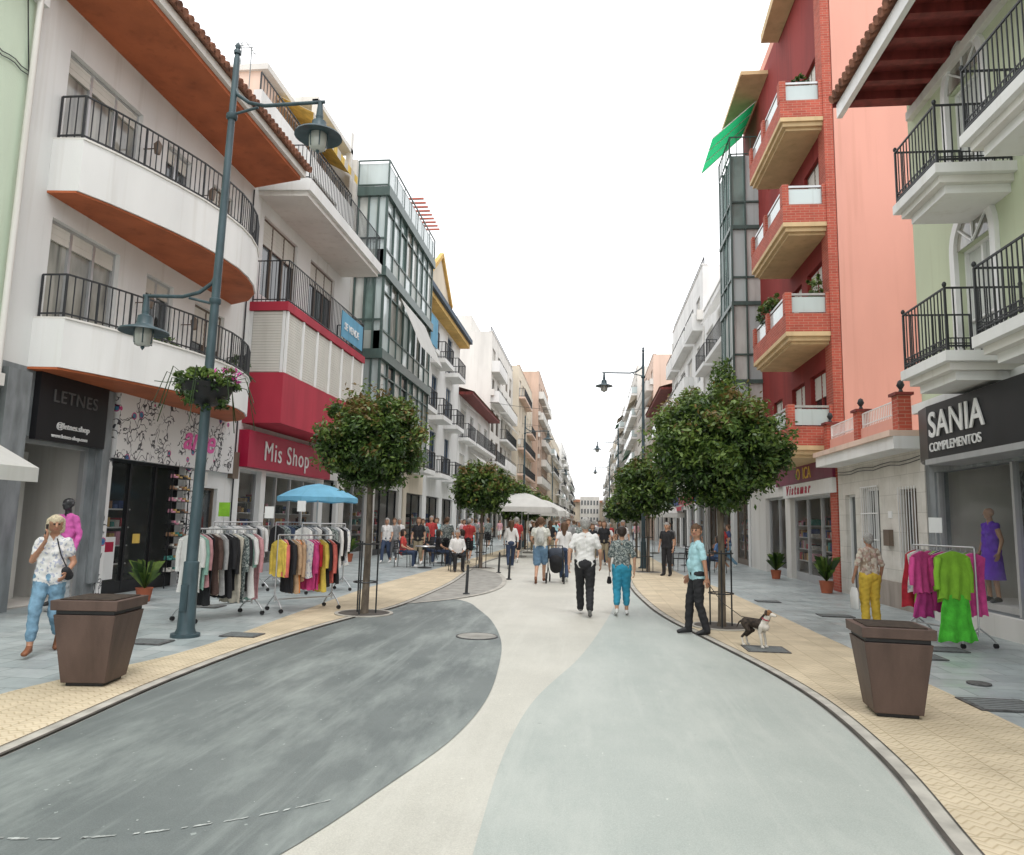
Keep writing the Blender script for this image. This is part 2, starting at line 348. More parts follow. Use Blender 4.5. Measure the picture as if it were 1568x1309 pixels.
BR=crv([(3.6,-5),(3.65,7),(3.55,12.4),(3.4,20),(3.0,26),(3.0,300)])
strip('pavement',m_pav,C(-9.6),BL,-5,300,.006)
strip('pavement',m_pav,BR,C(6.6),-5,300,.006)
strip('yellow_paving_band',m_yel,BL,off(KL,-.05),-5,300,.010)
strip('yellow_paving_band',m_yel,off(KR,.05),BR,-5,300,.010)
LN=crv([(-3.55,14.0),(-2.9,15),(-2.4,16.5),(-2.25,18.5),(-2.5,21),(-3.1,23.3),(-3.95,24.6)])
strip('paver_island',m_lens,off(KL,.0),LN,14.0,24.4,.014)
for f,sg in ((KL,-1),(KR,1)):
    strip('kerb',m_kerb,off(f,-.06),off(f,.06),-5,300,.016)
    strip('kerb_joint',m_slot,off(f,-sg*.06-.016),off(f,-sg*.06+.016),-5,120,.019)
    strip('kerb_joint',m_slot,off(f,sg*.06-.006),off(f,sg*.06+.006),-5,60,.020)
strip('kerb',m_kerb,off(LN,-.06),off(LN,.06),14.1,24.3,.020)
for (x,y,w,l) in [(-4.75,9.7,.5,.35),(-5.6,8.9,.5,.35),(2.35,10.3,.55,.5),(4.2,10.2,.7,.4),(4.6,14.5,.6,.4),(3.9,7.6,.6,.5),(4.9,10.9,.5,.4),(-6.8,12.5,.5,.4),(3.9,16.8,.5,.4)]:
    b=O('drain_cover'); b.wbox('frame',m_iron,x-w/2,x+w/2,y-l/2,y+l/2,.012,.024)
    for k in range(6): b.wbox('bars',railg,x-w/2+.04,x+w/2-.04,y-l/2+.03+k*(l-.06)/6,y-l/2+.03+(k+.5)*(l-.06)/6,.025,.028)
    b.done()
for (x,y,r) in [(-1.6,10.4,.30),(3.0,5.2,.08),(4.2,8.6,.12)]:
    b=O('manhole_cover'); b.lathe('rim',m_iron,[(r,.012),(r,.024),(r*.92,.024),(r*.92,.020)],(x,y,0),24,False); b.lathe('lid',m_lens if r>.2 else m_iron,[(r*.91,.0225),(0,.0225)],(x,y,0),24,False); b.done()
b=O('road_paint_marks'); g=random.Random(3); wp=M('worn_white_paint',(.46,.49,.47),.7,.3,14,grime=False)
P_=[(-3.0+1.5*t,3.55+.75*t-.75*t*(1-t)) for t in [k/60 for k in range(61)]]
for k in range(60):
    (xa,ya),(xb,yb)=P_[k],P_[k+1]; w1=g.uniform(.004,.016)
    if g.random()<.62: b.add('arc',wp,[(xa,ya-w1,.0145),(xb,yb-w1*.7,.0145),(xb,yb+w1,.0145),(xa,ya+w1*.6,.0145)],[(0,1,2,3)])
for k in range(120):
    x=g.uniform(-3.8,-1.2); y=g.uniform(3.2,9); r=g.uniform(.003,.010); n=6
    if x<DK(y)-.1: b.add('specks',wp,[(x+r*g.uniform(.5,1.3)*math.cos(q*1.047),y+r*g.uniform(.5,1.3)*math.sin(q*1.047),.0145) for q in range(n)],[tuple(range(n))])
b.done()

# ---------------------------------------------------------------- LEFT buildings
b=O('pale_green_house',-9.45,1)
core(b,mint,-6,10.35,0,12,8); wall(b,mint,-6,10.35,0,12,[(1,3.5,0,2.8),(5,8.5,0,2.8)])
window(b,1,3.5,0,2.8,3); window(b,5,8.5,0,2.8,3)
b.box('cornice',whiteframe,.002,.14,-6,10.35,10.2,10.45)
b.box('shop_awning_bracket',white2,.002,.15,-6,10.3,3.6,3.8)
v=[(-9.4,8.2,2.75),(-9.4,10.25,2.75),(-8.5,10.25,2.3),(-8.5,8.2,2.3),(-8.5,10.25,2.08),(-8.5,8.2,2.08)]
b.add('awning',whitefab,v,[(0,1,2,3),(3,2,4,5)])
b.tube('drainpipe',white2,[(-9.35,10.2,0.2),(-9.35,10.2,11.9)],.05,8)
wires(b,-9.42,9,10.3,8.9,2)
b.tube('facade_cables',rail,[(-9.41,9.8,11.5),(-9.4,10.1,9.4),(-9.42,10.3,8.3),(-9.4,10.28,5.0)],.01,4)
b.done()
# A white house with curved balconies
b=O('white_apartment_house',-9.5,1); y0,y1=10.4,18.28
ops=[(11.15,13.3,7.5,10.0),(14.2,15.2,7.5,9.9),(16.2,17.2,7.5,9.9),(11.15,13.0,4.3,6.8),(13.9,14.9,4.2,6.75),(15.8,17.2,4.3,6.7),
     (11.0,12.85,.0,2.9),(13.3,15.95,.0,2.75),(16.5,17.5,0,2.3)]
core(b,white,y0,y1,3.9,10.8,9)
wall(b,white,y0,y1,4.06,10.8,ops); 
wall(b,greyst,y0,13.15,0,4.06,ops); wall(b,white,13.15,y1,0,4.06,ops)
for o in ops[:2]+ops[3:5]: window(b,*o[:4],n=3 if o[1]-o[0]>1.5 else 2,fm=alu,gm=glassc if o[0]<12 else glass,sh=.12,mid=False)
for o in (ops[2],ops[5]): window(b,*o[:4],n=2,fm=bronze,gm=glass,sh=.35)
for o in ops[:6]: b.box('window_sills',white2,.002,.05,o[0]-.08,o[1]+.08,o[2]-.07,o[2])
room(b,y0+.01,13.1,3.9,2.2,white2); room(b,13.12,y1-.01,3.9,3,intdark)
b.box('shop_frames',alu,-.25,-.15,12.75,12.85,0,2.9); b.box('shop_frames',alu,-.25,-.15,11.0,11.08,0,2.9); b.box('shop_frames',alu,-.25,-.15,11.08,12.75,2.8,2.9)
b.box('door_panel',white2,-1.3,-1.2,11.1,12.6,0,2.75)
shopfront(b,13.3,15.95,2.75,black,3,3)
b.box('poster',whiteframe,-.17,-.165,13.45,13.9,.3,1.15); b.box('poster',signred,-.164,-.162,13.5,13.85,.85,1.05); b.box('poster',yelfab,-.17,-.165,14.45,14.7,1.0,1.2)
window(b,16.5,17.5,0,2.3,1,bronze,glass)
b.box('pilasters',greyst,.003,.10,12.9,13.12,.3,4.0); b.box('pilasters',greyst,.003,.12,10.45,10.95,0,3.95)
b.box('sign_panel',blacksign,.003,.12,11.15,12.9,2.85,4.02)
text(b.e,'LETNES',M('sign_grey',(.10,.10,.10),.5,0),(-9.37,11.45,3.55),.32,1,sp=1.1); text(b.e,'@letnes.shop',whiteframe,(-9.37,11.6,3.1),.15,1)
text(b.e,'www.letnes-shop.com',whiteframe,(-9.37,11.5,2.93),.1,1)
b.box('mural_panel',graffiti,.003,.16,13.2,17.9,2.72,4.02)
text(b.e,'arre',M('pink_paint',(.85,.15,.45),.5,0),(-9.33,15.5,3.15),.8,1,shear=.3,bold=.01)
b.box('mural_strip',graffiti,.003,.06,15.97,16.35,0,2.70); b.box('mural_strip',graffiti,.003,.06,13.14,13.28,0,2.70)
for z in [0.35+.26*k for k in range(9)]:
    b.box('shoe_display',black,.07,.25,15.2,15.9,z,z+.015)
    for k in range(4):
        yy=15.22+k*.17; m_=rnd.choice(GOODS[2:]); b.box('shoes',m_,.10,.23,yy,yy+.10,z+.016,z+.055); b.box('shoes',m_,.10,.16,yy+.01,yy+.09,z+.056,z+.10)
for y in (15.2,15.89): b.bar('shoe_display',black,(-9.33,y,0),(-9.33,y,2.6),.02)
def bow(x0=0.0):
    P=[(-9.499,10.95),(-8.95,11.0),(-8.72,11.5),(-8.5,12.1),(-8.28,12.8),(-8.1,13.5),(-8.0,14.2),(-7.98,14.9),(-8.05,15.5),(-8.2,16.1),(-8.45,16.7),(-8.85,17.2),(-9.499,17.5)]
    return [(x-x0 if x>-9.4 else x,y) for x,y in P]
for zb,zt,zr in ((7.2,8.15,9.0),(4.06,4.9,5.7)):
    b.prism('balcony',white,bow(),zb,zt); b.prism('balcony_soffit',orange,[(x,y) for x,y in bow(.04)],zb-.04,zb-.001)
    b.prism('balcony_coping',white2,bow(-.025),zt+.001,zt+.035)
    b.railing('balcony_railing',rail,[(-9.46,11.03)]+[(x-.06,y+.04) for x,y in bow()[1:-1]]+[(-9.46,17.42)],zt+.03,zr,.13,.016)
b.prism('eave_soffit',orange,[(-9.49,y0),(-8.0,y0),(-8.0,17.9),(-9.49,y1)],10.8,10.9)
b.prism('eave_fascia',white2,[(-9.6,y0-.02),(-7.9,y0-.02),(-7.9,18.0),(-9.6,y1+.05)],10.903,11.08)
v=[(-7.8,y0-.05,11.1),(-7.8,18.05,11.1),(-13,18.4,13.3),(-13,y0-.05,13.3)]
b.add('tiled_roof',tile,v+[(x,y,z-.02) for x,y,z in v],[(0,1,2,3),(0,4,5,1),(1,5,6,2),(4,7,6,5)])
yy=y0
while yy<18: b.tube('roof_tiles',tile,[(-7.76,yy,11.13),(-10.5,yy,12.28)],[.085,.085],8); yy+=.2
aerial(b,-9.2,17.0,11.8,2.4)
for (y,z) in ((13.6,6.0),(13.4,9.3),(15.6,9.3),(15.3,6.0)):
    b.bar('wall_lantern',bronze,(-9.5,y,z),(-9.2,y,z),.02); b.lathe('wall_lantern',bronze,[(0,.2),(.09,.08),(.06,-.12),(0,-.14)],(-9.18,y,z),8)
b.tube('cable',rail,[(-9.46,18.2,0),(-9.46,18.2,10.7)],.02,6)
b.box('meter_box',bronze,.003,.14,17.95,18.25,2.6,3.3); b.box('meter_box',white2,.003,.10,16.45,16.8,2.35,2.68)
b.done()
# B red shop building
b=O('red_shop_building',-9.5,1); y0,y1=18.3,26.45
ops=[(19,21.4,7.95,10.3),(22.5,24.8,7.95,10.3),(18.9,21,11.5,13),(22.2,24.6,11.5,13.2),(25.6,26.3,4.8,6.8),(18.6,19.9,0,2.9),(20.2,24.4,0,2.9),(24.8,26.2,0,3)]
core(b,white,y0,y1,3.6,13.4); wall(b,white,y0,y1,0,13.4,ops)
for o in ops[:4]: window(b,*o[:4],n=3,fm=bronze,gm=glass,sh=.3)
window(b,*ops[4][:4],n=1); room(b,y0,y1,3.55,3.5)
shopfront(b,18.6,19.9,2.9,alu,1,3.5); shopfront(b,20.2,24.4,2.9,alu,4,3.5); shopfront(b,24.8,26.2,3,black,1,3.5)
b.box('bay_lower',crimson,.0,1.1,18.5,25.3,4.15,5.55)
b.box('bay_upper',shgap,.0,1.04,18.55,25.25,5.553,7.3)
b.box('bay_top',crimson,.0,1.12,18.48,25.32,7.303,7.55)
for k in range(7):
    ya=18.57+k*1.1; b.box('bay_shutters',whiteframe,1.043,1.10,ya,ya+.09,5.56,7.295)
    if k<6:
        for q in range(22): b.box('bay_shutters',shutter,1.042,1.06,ya+.10,ya+1.09,5.58+q*.077,5.645+q*.077)
b.box('bay_shutters_end',whiteframe,.0,.10,18.53,18.549,5.56,7.295); b.box('bay_shutters_end',whiteframe,.96,1.04,18.53,18.549,5.56,7.295)
for q in range(22): b.box('bay_shutters_end',shutter,.11,.95,18.535,18.549,5.58+q*.077,5.645+q*.077)
b.railing('balcony_railing',rail,[(-9.45,18.55),(-8.45,18.55),(-8.45,25.2),(-9.45,25.2)],7.55,8.75,.13,.016)
b.box('banner',bluefab,1.08,1.10,22.8,25.0,7.7,8.6); text(b.e,'SE VENDE',whiteframe,(-8.38,23.0,8.0),.35,1)
b.prism('upper_balcony',white,[(-9.5,18.5),(-8.0,18.6),(-8.0,25.6),(-9.5,25.6)],10.85,11.2); b.prism('upper_balcony_edge',white2,[(-9.5,18.55),(-8.1,18.65),(-8.1,25.5),(-9.5,25.5)],10.7,10.848)
b.railing('balcony_railing',rail,[(-9.45,18.62),(-8.08,18.68),(-8.08,25.5),(-9.45,25.5)],11.2,12.25,.13,.016)
b.box('sign_fascia',signred,.003,.3,18.4,24.6,2.95,3.95)
text(b.e,'Mis Shop',whiteframe,(-9.18,19.3,3.2),.78,1,sp=1.15)
b.box('penthouse',peach,-9,-1.2,20.5,26.4,13.4,15.9); b.box('penthouse_parapet',white2,-9,-.95,20.4,26.42,15.9,16.1); b.box('rear_block',peach,-9,-3,18.35,20.39,13.4,15.4)
b.box('terrace_posts',white2,-.35,-.15,26.15,26.4,13.4,17.0); b.box('terrace_posts',white2,-.35,-.15,22.6,22.85,13.4,16.2); b.box('terrace_posts',white2,-1.2,-.15,22.6,26.4,16.11,16.3)
v=[(-10.65,21.5,15.7),(-10.65,26.1,15.7),(-9.3,26.1,15.0),(-9.3,21.5,15.0),(-9.3,26.1,14.7),(-9.3,21.5,14.7)]
b.add('awning',yelfab,v,[(0,1,2,3),(3,2,4,5)])
for k in range(0,12,2):
    ya=21.5+k*.383; b.add('awning_stripes',whitefab,[(-10.65,ya,15.71),(-10.65,ya+.38,15.71),(-9.295,ya+.38,15.01),(-9.295,ya,15.01),(-9.295,ya+.38,14.69),(-9.295,ya,14.69)],[(0,1,2,3),(3,2,4,5)])
b.box('roof_parapet',white,-.25,0,18.3,26.4,13.4,13.8); b.railing('terrace_railing',rail,[(-9.6,18.4),(-9.6,26.3)],13.8,14.4,.2,.02)
aerial(b,-12,21.5,16.1,1.6)
b.done()
# C green glazed bay building
b=O('green_bay_apartments',-9.5,1); y0,y1=26.5,35.6
core(b,white2,y0,y1,3.9,16.0); ops=[(27,30,0,3),(31,35,0,3)]; wall(b,white2,y0,y1,0,16,ops); room(b,y0,y1,3.9,3.5)
shopfront(b,27,30,3,alu,2,3.5); shopfront(b,31,35,3,black,3,3.5)
fl=[4.5,7.85,11.2,14.55]; ggp=M('grey_green_panel',(.42,.46,.43),.4,.12,2)
for i,z in enumerate(fl):
    b.box('bay_slab',greenframe,.0,1.35,26.7,35.3,z,z+.38)
    if i<3:
        zt=fl[i+1]
        for k in range(8):
            y=26.86+k*1.035; gm=rnd.choice([glassg,glassw,glassc,glassl,glass]); b.box('bay_glass',gm,.9,1.18,y,y+1.034,z+.38,zt)
            b.box('bay_parapet',ggp if k%3 else glassl,.85,1.215,y,y+1.033,z+.38,z+1.15)
        for k,gm in enumerate((glassw,glassg if i%2 else glassl)):
            b.box('bay_glass_end',gm,.0+k*.44,.44+k*.44,26.87,26.95,z+.38,zt); 
        b.box('bay_parapet',ggp,.0,.84,26.84,26.868,z+.38,z+1.15)
        for k in range(9):
            y=26.82+k*1.035; b.box('bay_mullions',greenframe,1.19,1.27,y,y+.07,z+.382,zt)
        b.box('bay_mullions',greenframe,.05,1.27,26.78,26.83,z+1.55,z+1.62); b.box('bay_mullions',greenframe,1.22,1.26,26.9,35.1,z+1.15,z+1.22); b.box('bay_mullions',greenframe,1.19,1.25,26.9,35.1,zt-.6,zt-.54)
        for d in (.02,.44,.84,1.18): b.box('bay_mullions',greenframe,d,d+.07,26.77,26.837,z+.382,zt)
b.box('roof_glass_rail',glassl,1.2,1.23,26.8,35.2,15.0,15.95); b.box('roof_glass_rail',glassl,.0,1.2,26.8,26.83,15.0,15.95)
b.railing('roof_railing',greenframe,[(-9.5,26.75),(-8.22,26.75),(-8.22,35.25)],14.93,16.05,1.2,.03)
v=[(-8.15,29,11.0),(-8.15,33.5,11.0),(-7.2,33.5,8.9),(-7.2,29,8.9)]; b.add('window_awning',whitefab,v,[(0,1,2,3)])
rb=M('red_brown_beams',(.5,.14,.10),.7,.1,3)
b.box('pergola_beam',rb,.55,.65,31.5,35.3,16.55,16.65)
for k in range(9): b.box('pergola_rafters',rb,-.6,1.5,31.6+k*.45,31.68+k*.45,16.65,16.73)
b.box('penthouse',white2,-9,-2.6,27.5,35.5,16,17.6)
b.done()
# D cream house with pediment and blue band
b=O('cream_gabled_house',-9.5,1); y0,y1=35.8,50
fz=[0,4.2,7.6,11.0]; ops=[(37+4.3*i,38.6+4.3*i,z+.3,z+2.7) for i in range(3) for z in fz[1:]]+[(36.5,40,0,3),(41,44.5,0,3),(45.5,49,0,3)]
core(b,white2,y0,y1,3.9,14.2); wall(b,cream,y0,40,0,14.2,ops); wall(b,white,40,y1,0,14.2,ops); room(b,y0,y1,3.9,3.5)
for o in ops[:9]: window(b,*o[:4],n=2,fm=M('blue_frame',(.1,.16,.25),.5,.1,3)); b.box('balcony',white,.0,.9,o[0]-.5,o[1]+.5,o[2]-.45,o[2]-.2); b.railing('balcony_railing',rail,[(-9.5,o[0]-.45),(-8.65,o[0]-.45),(-8.65,o[1]+.45),(-9.5,o[1]+.45)],o[2]-.2,o[2]+.8,.2,.025)
for o in ops[9:]: shopfront(b,o[0],o[1],3,black,2,3.5)
b.box('eave',M('slate_blue_trim',(.07,.10,.14),.7,.1,3),.0,.9,y0,y1,14.2,14.5); b.box('cornice',yellowp,.0,.7,y0,y1,13.9,14.19)
b.add('pediment',cream,[(-8.7,36,14.5),(-8.7,42,14.5),(-8.7,39,16.6),(-13,36,14.5),(-13,42,14.5),(-13,39,16.6)],[(0,1,2),(0,2,5,3),(1,4,5,2)])
for a_,c_ in (((-8.65,35.9,14.55),(-8.65,39,16.75)),((-8.65,42.1,14.55),(-8.65,39,16.75))): b.bar('pediment_trim',yellowp,a_,c_,.22)
b.box('banner',bluefab,.93,.96,36.6,38.2,11.0,12.6)
v=[(-8.6,y0,14.5),(-8.6,y1,14.5),(-13,y1,15.8),(-13,y0,15.8)]; b.add('tiled_roof',tile,v,[(0,1,2,3)])
b.done()
def generic(name,xf,sg,y0,y1,h,wm,ns,seed,bal='rail',fm=None,gh=4.0,eave=None,pent=None,trim=None,depth=12,bd=.75):
    r=random.Random(seed); b=O(name,xf,sg); fh=(h-gh)/ns; W=y1-y0; nb=max(2,int(W/3.6)); bw=W/nb; ops=[]
    shops=[]; fm=fm or r.choice([whiteframe,bronze,alu]); trim=trim or white
    for k in range(nb):
        ya=y0+k*bw; shops.append((ya+.4,ya+bw-.4,0,3.0))
        for i in range(ns):
            z=gh+i*fh; w=r.choice([1.2,1.6,2.2]); w=min(w,bw-1); c=ya+bw/2; ops.append((c-w/2,c+w/2,z+.25,z+.25+min(2.2,fh-.6),k,i))
    core(b,wm,y0,y1,gh-.1,h,depth); wall(b,wm,y0,y1,0,h,ops+shops); room(b,y0,y1,gh-.1,3)
    for o in ops: window(b,*o[:4],n=2,fm=fm,gm=r.choice([glass,glass,glassc]),sh=r.choice([0,0,.3,.5,.8]))
    X=lambda d:xf+sg*d
    runs=[]; k=0
    while k<nb:
        n=min(nb-k,r.choice([1,2,3])); runs.append((k,n)); k+=n
    for i in range(ns):
        z=gh+i*fh
        for (k,n) in runs:
            if r.random()<.12: continue
            ya=y0+k*bw+.3; yb=y0+(k+n)*bw-.3
            b.box('balcony_slabs',trim,0,bd,ya,yb,z,z+.22)
            ty=bal if bal!='mix' else r.choice(['rail','solid','glass'])
            if ty=='solid':
                b.box('balcony_parapets',trim,bd-.12,bd+.01,ya,yb,z+.222,z+1.05); b.box('balcony_parapets',trim,0,bd-.12,ya,ya+.12,z+.222,z+1.05); b.railing('balcony_railing',rail,[(X(bd-.06),ya+.06),(X(bd-.06),yb)],z+1.05,z+1.3,1,.02)
            elif ty=='glass':
                b.box('balcony_glass',glassl,bd-.05,bd-.03,ya+.05,yb,z+.3,z+1.1); b.box('balcony_glass',glassl,0,bd-.05,ya+.05,ya+.08,z+.3,z+1.1); b.railing('balcony_railing',railg,[(X(0),ya+.1),(X(bd-.08),ya+.1),(X(bd-.08),yb)],z+.22,z+1.2,1.0,.025)
            else: b.railing('balcony_railing',rail,[(X(0),ya+.05),(X(bd-.06),ya+.05),(X(bd-.06),yb-.05),(X(0),yb-.05)],z+.22,z+1.25,.2 if y0<70 else .35,.02 if y0<70 else .03)
            if r.random()<.2:
                v=[(X(.05),ya+.3,z+fh-.3),(X(.05),yb-.3,z+fh-.3),(X(bd+.3),yb-.3,z+fh-1.1),(X(bd+.3),ya+.3,z+fh-1.1)]; b.add('window_awnings',r.choice([whitefab,whitefab,cream,M('green_stripe_fab',(.12,.3,.2),.8,.1,3)]),v,[(0,1,2,3)])
        if r.random()<.7: b.box('ac_units',white2,.003,.35,y0+.02,y0+.25,z+.6,z+1.2)
    for s_ in shops:
        shopfront(b,s_[0],s_[1],3.0,r.choice([black,alu,bronze]),2,3)
        b.box('shop_signs',r.choice([signred,blacksign,whiteframe,GOODS[1],yellowp,GOODS[5]]),.003,.15,s_[0]-.1,s_[1]+.1,3.1,3.7)
        if r.random()<.4:
            v=[(X(.16),s_[0],3.1),(X(.16),s_[1],3.1),(X(1.8),s_[1],2.6),(X(1.8),s_[0],2.6),(X(1.8),s_[1],2.4),(X(1.8),s_[0],2.4)]; b.add('shop_awnings',r.choice([whitefab,crimson,GOODS[5],whitefab]),v,[(0,1,2,3),(3,2,4,5)])
    if eave: b.box('eave',eave,-.1,1.0,y0-.1,y1+.1,h,h+.2); v=[(X(1.1),y0-.1,h+.22),(X(1.1),y1+.1,h+.22),(X(-4),y1+.1,h+1.7),(X(-4),y0-.1,h+1.7)]; b.add('tiled_roof',tile,v,[(0,1,2,3)]); b.add('gable_end',wm,[(X(0),y0,h+.2),(X(-4),y0,h+.2),(X(-4),y0,h+1.6)],[(0,1,2)])
    else: b.box('roof_parapet',wm,-.25,.003,y0,y1,h,h+.9); b.box('roof_coping',trim,-.3,.06,y0-.03,y1+.03,h+.9,h+.98); b.box('roof_parapet',wm,-depth,-.25,y0,y0+.2,h,h+.9)
    if pent: b.box('penthouse',pent,-depth+1,-2.2,y0+1,y1-1,h,h+2.8); b.railing('terrace_railing',rail,[(X(-.1),y0+.1),(X(-.1),y1-.1)],h+.9,h+1.4,.5,.03)
    b.box('stair_tower',wm,-depth+2,-5,y0+W*.4,y0+W*.4+3,h,h+3.2)
    for k in range(2): aerial(b,X(-3-k*2),y0+r.uniform(1,W-1),h+(2.8 if pent else .5),2.2)
    b.tube('drainpipe',white2,[(X(.06),y1-.15,0),(X(.06),y1-.15,h)],.05,6)
    b.done()
generic('white_eaved_house',-9.5,1,50.2,65.5,10.6,white,2,3,'rail',eave=wood)
generic('grey_white_apartments',-9.5,1,66,84,18.6,white2,5,5,'mix',bronze,pent=white2)
generic('peach_apartments',-8.8,1,85,104,19.5,cream,5,8,'rail',trim=peach)
generic('tan_apartments',-7.9,1,105,128,23,M('tan_render',(.58,.42,.33),.8,.1,1),6,12,'solid',trim=white2)
generic('cream_terrace_house',-7.4,1,130,165,17,cream,4,14,'mix')
generic('white_terrace_house',-6.9,1,166,205,19,white,5,16,'mix')
generic('white_terrace_house',-6.4,1,206,260,15,white2,4,19,'rail')
b=O('terracotta_end_building',0,1)
b.wbox('walls',cream,-14,12,262,275,0,9.0); b.wbox('walls',white2,-4,3,261.4,262,0,11); ft=M('far_tiles',(.5,.25,.16),.8,.1,1); b.prism('roof',ft,[(-14.5,261),(-4.1,261),(-4.1,276),(-14.5,276)],9.0,10.0); b.prism('roof',ft,[(3.1,261),(12.5,261),(12.5,276),(3.1,276)],9.0,9.8)
for k in range(6):
    for z in (2,5,8): b.wbox('windows',glass,-3.6+k*1.1,-3.0+k*1.1,261.3,261.39,z,z+1.6)
b.done()
# ---------------------------------------------------------------- RIGHT buildings
b=O('boutique_corner_house',6.5,-1); y0,y1=-4,14.85
ops=[(12.0,13.15,4.45,6.6),(12.0,13.15,7.4,9.6),(7.6,9.2,4.45,6.6),(7.6,9.2,7.4,9.6),(2.2,3.8,4.45,6.6),(5.0,14.5,.35,2.75)]
core(b,palegreen,y0,y1,3.9,10.6); wall(b,palegreen,y0,y1,3.2,10.6,ops); wall(b,greyst,y0,y1,0,3.2,ops)
room(b,y0,y1,3.9,2.6,interior)
for o in ops[:5]:
    window(b,*o[:4],n=2,fm=whiteframe,gm=glassw,mid=True); cy=(o[0]+o[1])/2; rr=(o[1]-o[0])/2
    n=14
    pts=[(cy+rr*math.cos(math.pi*k/n),o[3]+rr*math.sin(math.pi*k/n)) for k in range(n+1)]
    b.add('arch_light',glassc,[(6.5-.02,y,z) for y,z in pts],[tuple(range(n+1))])
    po=[(cy+(rr+.16)*math.cos(math.pi*k/n),o[3]+(rr+.16)*math.sin(math.pi*k/n)) for k in range(n+1)]
    v=[(6.42,y,z) for y,z in pts]+[(6.42,y,z) for y,z in po]+[(6.5,y,z) for y,z in pts]+[(6.5,y,z) for y,z in po]; m=n+1
    b.add('arch_trim',whiteframe,v,[(k,k+1,m+k+1,m+k) for k in range(n)]+[(m+k,m+k+1,3*m+k+1,3*m+k) for k in range(n)]+[(k,2*m+k,2*m+k+1,k+1) for k in range(n)])
    for k in (3,7,11): b.bar('arch_bars',whiteframe,(6.46,cy,o[3]),(6.46,pts[k][0],pts[k][1]),.03)
    b.box('jambs',whiteframe,.002,.08,o[0]-.16,o[0],o[2],o[3]); b.box('jambs',whiteframe,.002,.08,o[1],o[1]+.16,o[2],o[3])
for zs in (4.0,7.0):
    for ya,yb in ((11.25,12.85),(5.8,10.5),(-1,4.5)):
        b.box('balcony_slab',white,0,1.2,ya,yb,zs+.2,zs+.36); b.box('balcony_moulding',white2,0,1.1,ya+.1,yb-.1,zs+.08,zs+.198); b.box('balcony_moulding',white,0,.98,ya+.2,yb-.2,zs-.06,zs+.078)
        P=[(6.45,ya+.06),(5.36,ya+.06),(5.36,yb-.06),(6.45,yb-.06)]
        b.railing('balcony_railing',rail,P,zs+.36,zs+1.35,.115,.016,knob=True)
        b.railing('balcony_railing_scrolls',rail,P,zs+.40,zs+.56,.055,.010)
b.box('string_course',white,.002,.2,y0,y1,3.92,4.1)
b.box('sign_fascia',blacksign,.0,.55,6.0,13.45,2.9,3.85)
b.prism('sign_fascia_end',blacksign,[(6.5,13.453),(5.95,13.453),(6.05,14.0),(6.3,14.5),(6.5,14.7)],2.9,3.85)
text(b.e,'SANIA',whiteframe,(5.93,13.35,3.28),.62,-1,sp=1.05,bold=.008); text(b.e,'COMPLEMENTOS',whiteframe,(5.93,13.35,3.02),.22,-1)
b.box('shop_canopy',alu,.0,.6,5.5,13.47,2.8,2.897)
b.box('shop_window',shopglass,-.1,-.09,5.05,14.45,.35,2.75)
for y in (5.0,7.3,9.7,12.0,14.43): b.box('shop_frames',alu,-.14,-.04,y,y+.07,.352,2.79)
b.box('shop_plinth',white2,.003,.12,5,14.5,.0,.35); b.box('shop_base',white2,-1.5,-.26,5,14.5,.02,.45)
def latt(nt,N,L,p,v):
    mp=N.new('ShaderNodeMapping'); mp.inputs['Rotation'].default_value=(R(45),0,0); L.new(v,mp.inputs[0])
    ch=N.new('ShaderNodeTexVoronoi'); ch.distance='CHEBYCHEV'; ch.inputs['Randomness'].default_value=0; ch.inputs['Scale'].default_value=4.5; L.new(mp.outputs[0],ch.inputs['Vector'])
    r=ramp(N,[.36,.42],[(.06,.06,.065),(.22,.22,.23)]); L.new(ch.outputs[0],r.inputs[0]); L.new(r.outputs[0],p.inputs['Base Color'])
b.box('patterned_backdrop',node_mat('quilted_backdrop',latt,.5),-1.55,-1.5,5,14.5,.45,2.79)
b.tube('canopy_post',whiteframe,[(5.95,10.15,0),(5.95,10.15,2.85)],.04,10)
b.box('eave_boards',wood,.0,1.35,y0,y1-.2,10.35,10.42)
for k in range(30): b.box('eave_rafters',wood,.0,1.3,y0+.1+k*.62,y0+.26+k*.62,10.18,10.348)
b.box('eave_edge',whiteframe,1.352,1.46,y0,y1-.15,10.15,10.45); b.box('eave_wallplate',white2,.0,.12,y0,y1-.2,10.0,10.178)
v=[(4.98,y0,10.5),(4.98,y1-.1,10.5),(9.5,y1-.1,12.6),(9.5,y0,12.6)]; b.add('tiled_roof',tile,v,[(0,1,2,3)]); 
b.add('roof_end',wood,[(4.98,y1-.1,10.42),(4.98,y1-.1,10.5),(9.5,y1-.1,12.6),(9.5,y1-.1,10.42)],[(0,1,2,3)])
yy=y0
while yy<y1-.1: b.tube('roof_tiles',tile,[(4.9,yy,10.52),(7.5,yy,11.75)],[.085,.085],8); yy+=.2
b.done()
